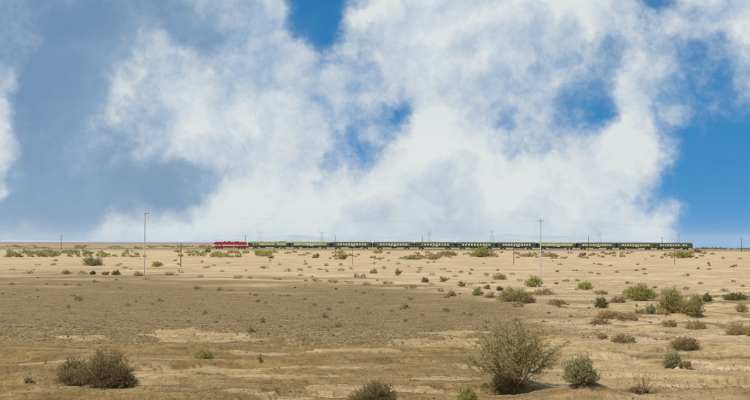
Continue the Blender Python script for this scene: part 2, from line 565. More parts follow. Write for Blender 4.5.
    grav_shade_c = nt.mix(nt.remap(n_mid, 0.45, 0.7, 0, 0.45), grav_shade_c, SOIL['gravel_d'])
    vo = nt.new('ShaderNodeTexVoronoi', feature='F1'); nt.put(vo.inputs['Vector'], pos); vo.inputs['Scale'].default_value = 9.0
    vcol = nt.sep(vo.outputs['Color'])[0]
    grav_shade_c = nt.mix(nt.math('MULTIPLY', nt.remap(vcol, 0.86, 0.93), 0.55), grav_shade_c, (0.10, 0.075, 0.042))
    grav_shade_c = nt.mix(nt.math('MULTIPLY', nt.remap(vcol, 0.10, 0.03), 0.6), grav_shade_c, (0.46, 0.40, 0.29))
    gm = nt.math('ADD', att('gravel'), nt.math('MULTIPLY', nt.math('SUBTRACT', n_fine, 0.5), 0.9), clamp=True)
    c = nt.mix(nt.remap(gm, 0.12, 0.85), c, grav_shade_c)
    cm = nt.math('ADD', att('crust'), nt.math('MULTIPLY', nt.math('SUBTRACT', n_mid, 0.5), 1.1), clamp=True)
    c = nt.mix(nt.remap(cm, 0.25, 0.85, 0.0, 0.92), c, nt.mix(nt.remap(n_fine, 0.35, 0.65), SOIL['crust'], SOIL['crust_b']))
    c = nt.mix(nt.math('MULTIPLY', att('clay'), nt.remap(n_fine, 0.3, 0.6, 0.35, 0.85)), c, SOIL['clay'])
    c = nt.mix(att('far_haze'), c, (0.21, 0.205, 0.20))
    c = nt.mix(0.55, c, nt.mix(nt.remap(n_grit, 0.3, 0.7), (0.55, 0.55, 0.55), (1.4, 1.4, 1.4)), 'MULTIPLY')
    c = nt.mix(0.5, c, nt.mix(nt.remap(n_fine, 0.3, 0.7), (0.62, 0.62, 0.62), (1.35, 1.35, 1.35)), 'MULTIPLY')
    n_str = nt.noise(nt.vmath('MULTIPLY', pos, (0.16, 1.0, 1.0)), 2.6, 7.0, 0.68)
    c = nt.mix(0.6, c, nt.mix(nt.remap(n_str, 0.34, 0.66), (0.60, 0.57, 0.53), (1.30, 1.30, 1.28)), 'MULTIPLY')
    hgt = nt.math('ADD', nt.math('MULTIPLY', n_fine, 0.7), nt.math('MULTIPLY', n_grit, 0.3))
    bp = nt.new('ShaderNodeBump'); bp.inputs['Strength'].default_value = 0.8; bp.inputs['Distance'].default_value = 0.16
    nt.l.new(hgt, bp.inputs['Height'])
    finish(nt, c, 0.95, bump=bp.outputs[0], spec=0.1)
    g = link('ground', me, m)
    tag(g, kind='structure', label='sandy gravel desert plain with pale salt crust')
    return g


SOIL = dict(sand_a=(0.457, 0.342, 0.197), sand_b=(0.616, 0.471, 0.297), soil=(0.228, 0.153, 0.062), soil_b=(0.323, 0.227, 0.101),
            gravel=(0.207, 0.145, 0.063), gravel_b=(0.303, 0.217, 0.100), gravel_d=(0.157, 0.106, 0.045),  # gravel tones also carry painted cloud shade
            crust=(0.507, 0.380, 0.205), crust_b=(0.385, 0.277, 0.137), clay=(0.193, 0.099, 0.041))
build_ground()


# ------------------------------------------------------------------ far hills and mountains
def ridge(name, dist, depth, px0, px1, prof, seed, mat, label, n=170, k=14):
    """a range of hills: heightfield whose crest follows prof(px) = pixel height of the skyline"""
    u0, u1 = pix_dir(px0, 240), pix_dir(px1, 240)
    a0, a1 = math.atan2(u0[0], u0[1]), math.atan2(u1[0], u1[1])
    vs = []; qs = []
    for j in range(k):
        t = j / (k - 1)
        r = dist + depth * t
        env = math.sin(math.pi * t) ** 0.8
        for i in range(n):
            a = a0 + (a1 - a0) * i / (n - 1)
            px = px0 + (px1 - px0) * i / (n - 1)
            crest = max((horizon_y(px) - prof(px)) * (dist + depth / 2) / F + EYE, 0.5)
            rough = 0.78 + 0.44 * float(fbm(i * 0.11 + seed, j * 0.35 + seed, 4, 0.55))
            h = crest * env * rough - 1.5
            vs.append((r * math.sin(a), r * math.cos(a), max(h, -1.5)))
    for j in range(k - 1):
        for i in range(n - 1):
            qs.append((j * n + i, j * n + i + 1, (j + 1) * n + i + 1, (j + 1) * n + i))
    me = np_mesh(name, vs, qs)
    me.polygons.foreach_set('use_smooth', np.ones(len(me.polygons), bool))
    o = link(name, me, mat)
    tag(o, label, kind='structure')
    return o


m_rock_haze, nt = mat_new('hazed_rock')
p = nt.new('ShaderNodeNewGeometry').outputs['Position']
finish(nt, nt.mix(nt.remap(nt.noise(p, 0.002, 6, 0.6), 0.35, 0.65), (0.34, 0.38, 0.42), (0.43, 0.46, 0.49)), 0.95, spec=0.1)  # pale bluish rock, air haze painted into its colour
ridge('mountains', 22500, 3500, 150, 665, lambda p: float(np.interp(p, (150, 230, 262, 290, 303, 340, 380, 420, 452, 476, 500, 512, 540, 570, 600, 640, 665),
      (242, 239.4, 238.4, 235.8, 235.6, 237, 237.6, 237.0, 235.5, 236.5, 234.8, 234.6, 235.8, 236.6, 238.6, 241, 243.2))), 2.0, m_rock_haze,
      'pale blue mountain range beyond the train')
ridge('far_hills', 11000, 1600, -120, 260, lambda p: float(np.interp(p, (-120, 0, 60, 130, 200, 260), (240.6, 239.9, 240.2, 240.6, 241.0, 242.0))), 11.0, m_rock_haze,
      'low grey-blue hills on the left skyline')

# ------------------------------------------------------------------ railway
T_DIR = Vector((1, TR_K, 0)).normalized()
T_ANG = math.atan2(TR_K, 1)
T_N = Vector((T_DIR.y, -T_DIR.x, 0))          # towards the camera
RAIL_Z = 1.25


def track_s(px):
    """arc length along the track at a pixel column, measured from the pixel column 249"""
    def X(p):
        d = pix_dir(p, 246); u = d[0] / d[1]
        return u * TR_Y0 / (1 - TR_K * u)
    return (X(px) - X(249.0)) * math.sqrt(1 + TR_K ** 2)


_u = pix_dir(249.0, 246); _u = _u[0] / _u[1]
T_O = Vector((_u * TR_Y0 / (1 - TR_K * _u), 0, 0)); T_O.y = TR_Y0 + TR_K * T_O.x


def track_pt(s, off=0.0, z=0.0):
    p = T_O + T_DIR * s + T_N * off
    return Vector((p.x, p.y, z))


m_ballast, nt = mat_new('ballast_stone')
p = nt.new('ShaderNodeTexCoord').outputs['Object']
finish(nt, nt.mix(nt.remap(nt.noise(p, 2.0, 6, 0.7), 0.35, 0.65), (0.21, 0.165, 0.112), (0.37, 0.295, 0.20)), 0.95, spec=0.1)
mb = MB()
L0, L1 = -2500, 2500
mb.prism([(-6.0, -0.5), (6.0, -0.5), (3.3, 0.77), (1.9, 1.03), (-1.9, 1.03), (-3.3, 0.77)][::-1], L0, L1)
tag(link('track_bed', mb.mesh('track_bed'), m_ballast, None, track_pt(0), T_ANG), 'grey stone ballast bed under the railway', kind='structure')
m_steel = painted('rail_steel', (0.16, 0.11, 0.08), 0.5, 0.6, 0.3, 0.6)
for side, where in ((1, 'nearer'), (-1, 'farther')):
    mb = MB()
    y = -side * 0.7535
    mb.prism([(y - 0.065, 1.07), (y + 0.065, 1.07), (y + 0.02, 1.10), (y + 0.036, 1.22), (y + 0.036, RAIL_Z), (y - 0.036, RAIL_Z), (y - 0.036, 1.22), (y - 0.02, 1.10)], L0, L1)
    tag(link('rail', mb.mesh('rail'), m_steel, None, track_pt(0), T_ANG), '%s steel rail under the train wheels' % where, 'rail', 'rails of the railway line')
m_sleeper = painted('concrete_sleeper', (0.30, 0.27, 0.22), 0.9)
mb = MB()
for i in range(-330, 620):
    mb.box(i * 1.2 - 0.12, i * 1.2 + 0.12, -1.25, 1.25, 1.01, 1.075)
sl = link('sleepers', mb.mesh('sleepers'), m_sleeper, None, track_pt(0), T_ANG)
tag(sl, 'concrete sleepers under the rails', 'sleeper', kind='stuff')

# ------------------------------------------------------------------ train
M_GREEN = painted('coach_green', (0.008, 0.048, 0.027), 0.5, wear=0.4, dustf=0.05, spec=0.25)
M_GREEN2 = painted('coach_dark_green', (0.010, 0.034, 0.026), 0.5, wear=0.4, dustf=0.12)
M_ROOF_L = painted('roof_sage', (0.20, 0.23, 0.10), 0.7, wear=0.3)
M_ROOF_D = painted('roof_grey_green', (0.055, 0.068, 0.040), 0.7, wear=0.4)
M_YEL = painted('stripe_yellow', (0.66, 0.58, 0.15), 0.5, wear=0.2)
M_OLIVE = painted('band_olive_yellow', (0.40, 0.42, 0.075), 0.5, wear=0.25)
M_BAND_D = painted('band_mid_green', (0.10, 0.15, 0.035), 0.5, wear=0.25)
M_FRAME = painted('window_frame_dark', (0.012, 0.03, 0.022), 0.5)
M_BLACK = painted('underframe_black', (0.014, 0.014, 0.013), 0.7, dustf=0.10)
M_RUBBER = painted('bellows_rubber', (0.010, 0.014, 0.014), 0.85, dustf=0.08)
M_WHITE = painted('white_paint', (0.80, 0.77, 0.69), 0.5, wear=0.12, dustf=0.12)
M_CREAM = painted('cream_paint', (0.78, 0.70, 0.52), 0.5, wear=0.12, dustf=0.12)
M_RED = painted('locomotive_red', (0.40, 0.013, 0.010), 0.6, wear=0.3, dustf=0.05, spec=0.15)
M_RED2 = painted('locomotive_dark_red', (0.20, 0.012, 0.012), 0.5, wear=0.3, dustf=0.12)
M_GREY = painted('equipment_grey', (0.06, 0.06, 0.055), 0.7)
M_LAMP = painted('lamp_glass', (0.75, 0.72, 0.62), 0.15)


def curtain_mat(name, col, gloss):
    m, nt = mat_new(name)
    p = nt.new('ShaderNodeTexCoord').outputs['Object']
    n = nt.noise(p, 2.2, 3, 0.5)
    finish(nt, nt.mix(nt.remap(n, 0.35, 0.65), tuple(c * 0.72 for c in col), col), 0.08, spec=gloss)
    return m


M_PANES = [curtain_mat('pane_yellow_curtain', (0.66, 0.62, 0.28), 0.5), curtain_mat('pane_white_curtain', (0.80, 0.80, 0.66), 0.5),
           curtain_mat('pane_dark', (0.10, 0.13, 0.09), 0.6), curtain_mat('pane_cream', (0.80, 0.72, 0.42), 0.5)]
M_GLASS_D = curtain_mat('cab_glass', (0.02, 0.025, 0.03), 0.8)

SIDE = -1.552     # camera side of a coach, local y


def coach_profile(z0, top=4.28, inset=0.0):
    w = 1.55 - inset
    pts = [(-w, z0), (-w, 3.35)]
    for k in range(1, 10):
        t = math.pi * k / 10
        pts.append((-w * math.cos(t), 3.35 + (top - 3.35) * math.sin(t) ** 0.8))
    pts += [(w, 3.35), (w, z0)]
    return pts[::-1]


def mesh_body():
    mb = MB(); w = 1.55
    mb.prism([(-w, 1.05), (-w + 0.12, 0.98), (w - 0.12, 0.98), (w, 1.05), (w, 3.32), (-w, 3.32)], -12.75, 12.75)
    return mb.mesh('coach_body')


def mesh_roof():
    mb = MB()
    pts = [(-1.56, 3.325)]
    for k in range(0, 11):
        t = math.pi * k / 10
        pts.append((-1.6 * math.cos(t), 3.36 + 0.92 * math.sin(t) ** 0.75))
    pts.append((1.56, 3.325))
    mb.prism(pts[::-1], -12.7, 12.7)
    return mb.mesh('coach_roof')


def mesh_bogie():
    mb = MB()
    for y in (-1.02, 1.02):
        mb.add([(-1.75, y - .1, .42), (-0.6, y - .1, .30), (.6, y - .1, .30), (1.75, y - .1, .42), (1.75, y - .1, .62), (.7, y - .1, .72), (-.7, y - .1, .72), (-1.75, y - .1, .62),
                (-1.75, y + .1, .42), (-0.6, y + .1, .30), (.6, y + .1, .30), (1.75, y + .1, .42), (1.75, y + .1, .62), (.7, y + .1, .72), (-.7, y + .1, .72), (-1.75, y + .1, .62)],
               [tuple(range(8)), tuple(range(8, 16))[::-1]] + [(i, i + 8, (i + 1) % 8 + 8, (i + 1) % 8) for i in range(8)])
        for x in (-1.2, 1.2):
            mb.box(x - .18, x + .18, y - .16, y + .16, .35, .66)
    mb.box(-0.45, 0.45, -1.1, 1.1, 0.55, 0.96)
    return mb.mesh('bogie')


def mesh_wheelset(r=0.457):
    mb = MB()
    for y in (-0.753, 0.753):
        mb.tube([(0, y - .065, 0), (0, y + .065, 0)], r, 14)
    mb.tube([(0, -0.9, 0), (0, 0.9, 0)], 0.09, 8)
    return mb.mesh('wheelset')


def mesh_box(name, *a):
    return MB().box(*a).mesh(name)


def mesh_bellows():
    mb = MB()
    for k in range(5):
        x = 0.02 + k * 0.1
        mb.box(x, x + 0.055, -1.1, 1.1, 1.12, 3.9)
        mb.box(x + 0.055, x + 0.1, -1.02, 1.02, 1.18, 3.82)
    return mb.mesh('gangway')


ME = dict(body=mesh_body(), roof=mesh_roof(), bogie=mesh_bogie(), wheel=mesh_wheelset(), bellows=mesh_bellows())
ME['roof_l'] = ME['roof'].copy()
ME['body'].materials.append(M_GREEN); ME['roof'].materials.append(M_ROOF_D); ME['roof_l'].materials.append(M_ROOF_L)
for k in ('bogie', 'wheel'):
    ME[k].materials.append(M_BLACK)
ME['bellows'].materials.append(M_RUBBER)
WIN_W, WIN_H, WIN_Z = 1.14, 0.94, 2.32
_f = MB()
_f.box(-WIN_W / 2 - .07, WIN_W / 2 + .07, SIDE - .022, SIDE + .01, WIN_Z - .07, WIN_Z)
_f.box(-WIN_W / 2 - .07, WIN_W / 2 + .07, SIDE - .022, SIDE + .01, WIN_Z + WIN_H, WIN_Z + WIN_H + .07)
_f.box(-WIN_W / 2 - .07, -WIN_W / 2, SIDE - .022, SIDE + .01, WIN_Z, WIN_Z + WIN_H)
_f.box(WIN_W / 2, WIN_W / 2 + .07, SIDE - .022, SIDE + .01, WIN_Z, WIN_Z + WIN_H)
_f.box(-WIN_W / 2, WIN_W / 2, SIDE - .018, SIDE + .01, WIN_Z + .58, WIN_Z + .61)
ME['window'] = _f.mesh('window'); ME['window'].materials.append(M_FRAME)
PANES = []
for m in M_PANES:
    me = mesh_box('pane', -WIN_W / 2, WIN_W / 2, SIDE - .008, SIDE + .012, WIN_Z, WIN_Z + WIN_H); me.materials.append(m); PANES.append(me)
_d = MB(); _d.box(-0.42, 0.42, SIDE - .014, SIDE + .01, 1.1, 3.12)
ME['door'] = _d.mesh('door'); ME['door'].materials.append(M_GREEN2)
ME['door_pane'] = mesh_box('door_pane', -0.22, 0.22, SIDE - .022, SIDE - .012, 2.2, 2.95); ME['door_pane'].materials.append(M_PANES[2])
_h = MB().tube([(0.52, SIDE - .06, 1.3), (0.52, SIDE - .06, 2.4)], 0.025, 5); ME['handrail'] = _h.mesh('handrail'); ME['handrail'].materials.append(M_YEL)
ME['stripe'] = mesh_box('stripe', -12.5, 12.5, SIDE - .004, SIDE + .008, -0.05, 0.05); ME['stripe'].materials.append(M_YEL)
ME['board'] = mesh_box('destination_board', -1.0, 1.0, SIDE - .05, SIDE - .01, 1.72, 2.02); ME['board'].materials.append(M_WHITE)
ME['letter'] = mesh_box('number_plate', -0.28, 0.28, SIDE - .02, SIDE + .01, 1.72, 2.02); ME['letter'].materials.append(M_WHITE)
ME['coupler'] = mesh_box('coupler', 12.75, 13.35, -0.14, 0.14, 0.75, 1.0); ME['coupler'].materials.append(M_BLACK)
_v = MB().box(-.32, .32, -.3, .3, 4.2, 4.36).tube([(0, 0, 4.34), (0, 0, 4.44)], 0.22, 8); ME['vent'] = _v.mesh('roof_vent'); ME['vent'].materials.append(M_GREY)
ME['tank'] = MB().prism([(-1.2, .45), (1.2, .45), (1.35, .6), (1.35, .985), (-1.35, .985), (-1.35, .6)], -1.6, 1.6).mesh('underfloor_box'); ME['tank'].materials.append(M_BLACK)
ME['unit'] = MB().prism([(-1.0, 4.0), (1.0, 4.0), (0.8, 4.5), (-0.8, 4.5)], -2.3, 2.3).mesh('roof_unit'); ME['unit'].materials.append(M_GREY)


def coach(i, s, label, roof='roof', pane=(1,), nwin=11, pitch=1.72, band=None, board=True, unit=False, boxes=(0.0,), vents=4, seed=0):
    rnd = random.Random(seed + 5)
    t = empty('passenger_coach', track_pt(s, 0, RAIL_Z), T_ANG)
    t.scale = (1, 1, 1.07)
    tag(t, label, 'coach', 'green coaches of the passenger train')
    b = link('body', ME['body'], None, t)
    if band:
        bm = mesh_box('band', -10.6, 10.6, SIDE - .0025, SIDE + .006, 2.2, 3.3)
        link('paint_band', bm, band, b)
    link('roof', ME[roof], None, t)
    for z in (2.12, 3.36):
        link('stripe', ME['stripe'], None, t, (0, 0 if z < 3 else -0.03, z))
    x0 = -(nwin - 1) * pitch / 2
    for k in range(nwin):
        w = link('window', ME['window'], None, t, (x0 + k * pitch, 0, 0))
        kind = rnd.choice(pane)
        link('pane', PANES[kind], None, w)
    for x in (-11.9, 11.9):
        d = link('door', ME['door'], None, t, (x, 0, 0))
        link('door_pane', ME['door_pane'], None, d)
        link('handrail', ME['handrail'], None, t, (x if x < 0 else x - 1.04, 0, 0))
    for x, r in ((12.75, 0), (-12.75, math.pi)):
        link('gangway', ME['bellows'], None, t, (x, 0, 0), r)
        link('coupler', ME['coupler'], None, t, (0, 0, 0), r)
    for x in (-8.75, 8.75):
        bg_ = link('bogie', ME['bogie'], None, t, (x, 0, 0.1))
        for dx in (-1.2, 1.2):
            link('wheelset', ME['wheel'], None, bg_, (dx, 0, 0.357))
    for x in boxes:
        link('underfloor_box', ME['tank'], None, t, (x, 0, 0))
    if board:
        link('destination_board', ME['board'], None, t, (0.9, 0, 0))
        link('number_plate', ME['letter'], None, t, (-1.6, 0, 0))
    if unit:
        link('roof_unit', ME['unit'], None, t, (8.2, 0, 0))
    for k in range(vents):
        link('roof_vent', ME['vent'], None, t, (-9 + k * 18.0 / max(vents - 1, 1), 0, 0))
    return t


bounds = [249, 289.6, 330.6, 372.6, 414, 455.6, 496, 536.3, 576.4, 616, 653.8, 691.4]
specs = [
    ('first green coach with pale roof and dark roof box, coupled behind the red locomotive', dict(roof='roof_l', pane=(0, 0, 2, 3), nwin=12, pitch=1.62, band=M_OLIVE, board=False, unit=True, vents=5, boxes=(-4.2, 4.6))),
    ('second green coach behind the locomotive, pale roof and yellow windows', dict(roof='roof_l', pane=(1, 0, 3), nwin=13, pitch=1.52, band=M_OLIVE, vents=0, boxes=(-3.6, 0, 3.6))),
    ('third green coach behind the locomotive, pole standing before its front end', dict(pane=(1, 0, 3), nwin=11, band=M_BAND_D, vents=5, boxes=(0, 4.0))),
    ('fourth green coach behind the locomotive, with cream windows', dict(pane=(1, 0), nwin=10, pitch=1.85, band=M_BAND_D, vents=4, boxes=(0.5,))),
    ('fifth green coach behind the locomotive, pole standing before its front windows', dict(pane=(1, 1, 1, 0), nwin=10, pitch=1.85, vents=3, boxes=())),
    ('sixth green coach behind the locomotive, partly hidden by a green shrub', dict(pane=(1, 1), nwin=10, pitch=1.9, board=False, vents=2, boxes=(-2.0, 2.0))),
    ('seventh green coach behind the locomotive, thin dark post before its windows', dict(pane=(1, 1), nwin=11, vents=3, boxes=(0.0, 3.8))),
    ('eighth green coach with cream yellow windows, just right of the tall white pole', dict(pane=(3, 3, 1), nwin=13, pitch=1.52, band=M_OLIVE, roof='roof_l', vents=4, boxes=(-3.4, 0, 3.4))),
    ('third green coach from the rear of the train, with two white plates', dict(pane=(3, 1, 0), nwin=12, pitch=1.62, band=M_BAND_D, vents=3, boxes=(0,))),
    ('second to last green coach of the train', dict(pane=(1, 0, 3), nwin=11, band=M_BAND_D, vents=3, boxes=(-3.8, 0.0))),
    ('last green coach at the tail end of the train', dict(pane=(0, 1, 2, 0), nwin=11, board=False, vents=4, boxes=(-3.6, 3.0))),
]
for i, (lab, kw) in enumerate(specs):
    s = (track_s(bounds[i]) + track_s(bounds[i + 1])) / 2
    coach(i, s, lab, seed=i, **kw)


def locomotive():
    s1 = track_s(248.4); s0 = track_s(212.6)
    L = s1 - s0; h = L / 2
    t = empty('locomotive', track_pt((s0 + s1) / 2, 0, RAIL_Z), T_ANG)
    t.scale = (1, 1, 1.07)
    tag(t, 'red diesel locomotive with white side stripe at the head of the train', 'locomotive')
    w = 1.6
    # body seen from the side: raked cab fronts
    def side_prism(prof, w0, w1):
        n = len(prof); mb = MB()
        vs = [(x, w0, z) for x, z in prof] + [(x, w1, z) for x, z in prof]
        mb.add(vs, [tuple(range(n)), tuple(range(n, 2 * n))[::-1]] + [(i, n + i, n + (i + 1) % n, (i + 1) % n) for i in range(n)])
        return mb
    prof = [(-h + .15, 1.0), (h - .15, 1.0), (h, 1.3), (h - .05, 2.2), (h - .85, 3.35), (h - 1.6, 3.95), (-h + 1.6, 3.95), (-h + .85, 3.35), (-h + .05, 2.2), (-h, 1.3)]
    b = link('body', side_prism(prof, -w, w).mesh('locomotive_body'), M_RED, t)
    skirt = [(-h + .3, .55), (h - .3, .55), (h - .12, 1.0), (-h + .12, 1.0)]
    link('lower_band', mesh_box('lower_band', -h + .2, h - .2, -w - .006, -w + .01, 1.02, 1.8), M_RED2, t)
    link('cab_panel', mesh_box('cab_panel', -h + .12, -h + 1.15, -w - .008, -w + .01, 1.3, 2.55), M_CREAM, t)
    link('cab_panel', mesh_box('cab_panel', h - .95, h - .12, -w - .008, -w + .01, 2.34, 2.75), M_WHITE, t)
    link('skirt', side_prism(skirt, -w + .06, w - .06).mesh('skirt'), M_RED2, t)
    # white band round the sides, broken at the doors
    for xa, xb in ((-h + .06, -h + 8.2 * L / 36), (-h + 9.0 * L / 36 + .3, -h + 27.2 * L / 36), (-h + 28.2 * L / 36, h - .06)):
        link('stripe', mesh_box('stripe', xa, xb, -w - .012, -w + .01, 1.82, 2.34), M_WHITE, t)
    # cream cab fronts
    for sg in (-1, 1):
        x0 = sg * (h + .012)
        f = MB()
        z = [(0.0, 1.32), (-.05, 2.2), (-.86, 3.37)]
        pr = [(sg * (h + dx + .02), zz) for dx, zz in z] + [(sg * (h + dx - .12), zz) for dx, zz in z[::-1]]
        cab = link('cab_front', side_prism(pr, -w - .015, w + .015).mesh('cab_front'), M_CREAM if sg < 0 else M_WHITE, t)
        for y in (-.75, .75):
            g = MB()
            g.add([(sg * (h - .16), y - .6, 2.38), (sg * (h - .16), y + .6, 2.38), (sg * (h - .72), y + .6, 3.2), (sg * (h - .72), y - .6, 3.2),
                   (sg * (h - .05), y - .6, 2.42), (sg * (h - .05), y + .6, 2.42), (sg * (h - .62), y + .6, 3.24), (sg * (h - .62), y - .6, 3.24)],
                  [(0, 3, 2, 1), (4, 5, 6, 7), (0, 1, 5, 4), (1, 2, 6, 5), (2, 3, 7, 6), (3, 0, 4, 7)])
            link('windscreen', g.mesh('windscreen'), M_GLASS_D, cab)
            link('headlight', MB().tube([(sg * (h + .0), y * 1.3, 1.6), (sg * (h + .1), y * 1.3, 1.6)], 0.15, 10).mesh('headlight'), M_LAMP, cab)
        link('cab_window', mesh_box('cab_window', sg * (h - 2.0) - .42, sg * (h - 2.0) + .42, -w - .02, -w + .01, 2.5, 3.2), M_GLASS_D, t)
        d = link('door', mesh_box('door', sg * (h - 3.2) - .36, sg * (h - 3.2) + .36, -w - .016, -w + .01, 1.1, 3.1), M_RED2, t)
        link('handrail', MB().tube([(sg * (h - 3.7), -w - .07, 1.2), (sg * (h - 3.7), -w - .07, 2.6)], .025, 5).mesh('handrail'), M_WHITE, t)
        link('coupler', mesh_box('coupler', min(sg * h, sg * (h + .45)), max(sg * h, sg * (h + .45)), -.16, .16, .72, 1.0), M_BLACK, t)
        bg_ = link('bogie', ME['bogie'], None, t, (sg * (h - 4.3), 0, .12)); bg_.scale = (1.35, 1.0, 1.0)
        for dx in (-1.3, 0, 1.3):
            link('wheelset', ME['wheel'], None, bg_, (dx, 0, 0.34))
    link('fuel_tank', ME['tank'], None, t, (0, 0, 0))
    for x in (-2.8, -.4, 2.2):
        link('side_grille', mesh_box('side_grille', x - .7, x + .7, -w - .018, -w + .01, 2.7, 3.45), M_RED2, t)
    rf = side_prism([(-h + 1.6, 3.952), (h - 1.6, 3.952), (h - 2.0, 4.08), (-h + 2.0, 4.08)], -w + .35, w - .35)
    link('roof', rf.mesh('locomotive_roof'), M_RED2, t)
    for x, l, z in ((-h + 7.6, 1.1, .38), (-h + 10.4, 1.5, .40), (2.0 + .5, .5, .25), (h - 7.0, 1.6, .36)):
        link('roof_fan', MB().prism([(-.9, 4.082), (.9, 4.082), (.75, 4.082 + z), (-.75, 4.082 + z)], x - l / 2 * 1.1, x + l / 2 * 1.1).mesh('roof_fan'), M_GREY, t)
    link('horn', MB().tube([(-h + 2.6, -.4, 4.08), (-h + 2.6, -.4, 4.3), (-h + 2.1, -.4, 4.3)], .06, 6).mesh('horn'), M_GREY, t)
    return t


locomotive()

# ------------------------------------------------------------------ poles, posts, pylons, wires
m_conc, nt = mat_new('pole_concrete')
p = nt.new('ShaderNodeTexCoord').outputs['Object']
n = nt.noise(nt.vmath('MULTIPLY', p, (3, 3, 0.6)), 2.0, 6, 0.65)
finish(nt, nt.mix(nt.remap(n, 0.35, 0.65), (0.40, 0.36, 0.29), (0.62, 0.58, 0.50)), 0.85, spec=0.2)
m_wood, nt = mat_new('pole_dark_wood')
p = nt.new('ShaderNodeTexCoord').outputs['Object']
n = nt.noise(nt.vmath('MULTIPLY', p, (6, 6, 0.5)), 2.0, 6, 0.65)
finish(nt, nt.mix(nt.remap(n, 0.35, 0.65), (0.022, 0.020, 0.018), (0.065, 0.055, 0.042)), 0.9, spec=0.2)
m_post = painted('post_rusty', (0.075, 0.045, 0.025), 0.85)
m_galv = painted('galvanised_steel', (0.22, 0.225, 0.23), 0.6, 0.4)
m_ins = painted('insulator_white', (0.55, 0.53, 0.48), 0.3)
m_wire = painted('wire_grey', (0.06, 0.06, 0.06), 0.6)


def pole(px, py, top_py, rad, label, mat, group, name='utility_pole', arms=(), loc=None, foot=False):
    p = ground_at(px, py) if loc is None else Vector(loc)
    D = p.y
    h = (py - top_py) * D / F if loc is None else (p.z * 0 + EYE + (horizon_y(px) - top_py) * D / F - p.z)
    t = empty(name, p, random.uniform(-0.1, 0.1))
    tag(t, label, 'pole' if name != 'trackside_post' else 'post', group)
    link('shaft', MB().tube([(0, 0, -0.5), (0, 0, h * .5), (0, 0, h)], [rad, rad * .85, rad * .68], 10).mesh('shaft'), mat, t, smooth=False)
    for zz, x0, x1 in arms:
        a = link('crossarm', mesh_box('crossarm', x0, x1, -rad - .07, -rad * .5, h + zz - .03, h + zz + .03), m_galv, t)
        for x in ([x0 + .06, x1 - .06] if x1 - x0 > .8 else [x1 - .06]):
            link('insulator', MB().tube([(x, -rad - .03, h + zz + .05), (x, -rad - .03, h + zz + .14), (x, -rad - .03, h + zz + .22)], [.03, .06, .035], 8).mesh('insulator'), m_ins, a)
    if foot:
        link('footing', MB().tube([(0, 0, -.3), (0, 0, .18), (0, 0, .3)], [.34, .30, .2], 10).mesh('footing'), m_ballast, t)
    return t, p, h


pA = pole(144.3, 279.5, 212.3, 0.088, 'tall pale pole on the left with a short arm at its top', m_conc, 'pale utility poles in the middle distance', arms=((-.2, -.08, .6),), foot=True)
pB = pole(540.8, 284.5, 218.2, 0.088, 'tall pale pole before the eighth coach, crossarm near its top', m_conc, 'pale utility poles in the middle distance', arms=((-.4, -.42, .42),), foot=True)
for px, py, tp, r, lab in ((180.8, 267, 243.4, .10, 'thin dark post standing in the sand left of the locomotive'),
                           (352.7, 265, 247.5, .055, 'very thin post standing below the third coach'),
                           (513.9, 264.5, 243.2, .09, 'thin dark post standing in front of the seventh coach'),
                           (674.6, 265, 245.4, .09, 'thin rusty post in front of the green shrub by the last coach')):
    pole(px, py, tp, r, lab, m_post, 'thin posts standing in the sand before the railway', arms=((-.25, -.3, .3),))
RW = []
for px, tp, lab in ((61, 235.0, 'dark trackside pole far left of the locomotive'), (245.4, 235.0, 'dark pole rising at the rear cab of the locomotive'),
                    (335.2, 235.0, 'dark pole rising at the front of the third coach'), (422.3, 236.3, 'dark pole rising at the front of the fifth coach'),
                    (588.4, 235.8, 'dark pole with crossarm rising at the ninth coach'), (662.2, 237.2, 'dark pole rising at the last coach'),
                    (741.4, 237.6, 'dark pole standing alone right of the train')):
    s = track_s(px)
    l = track_pt(s, 7.0, 0.0)
    l.x = l.y * pix_dir(px, 246)[0] / pix_dir(px, 246)[1]
    l.z = float(terrain(l.x, l.y))
    RW.append(pole(px, 250, tp, 0.19, lab, m_wood, 'dark poles along the railway', loc=l, arms=((-.5, -1.7, 1.7),)))
for px, lab in ((233.6, 'short white post in front of the red locomotive'), (346.4, 'short white post in front of the third coach'), (569.4, 'short white post in front of the eighth coach')):
    l = track_pt(track_s(px), 8.5, 0.0); l.x = l.y * pix_dir(px, 246)[0] / pix_dir(px, 246)[1]; l.z = float(terrain(l.x, l.y))
    pole(px, 251, 243.3, 0.13, lab, m_conc, 'short white posts along the railway', name='trackside_post', loc=l)


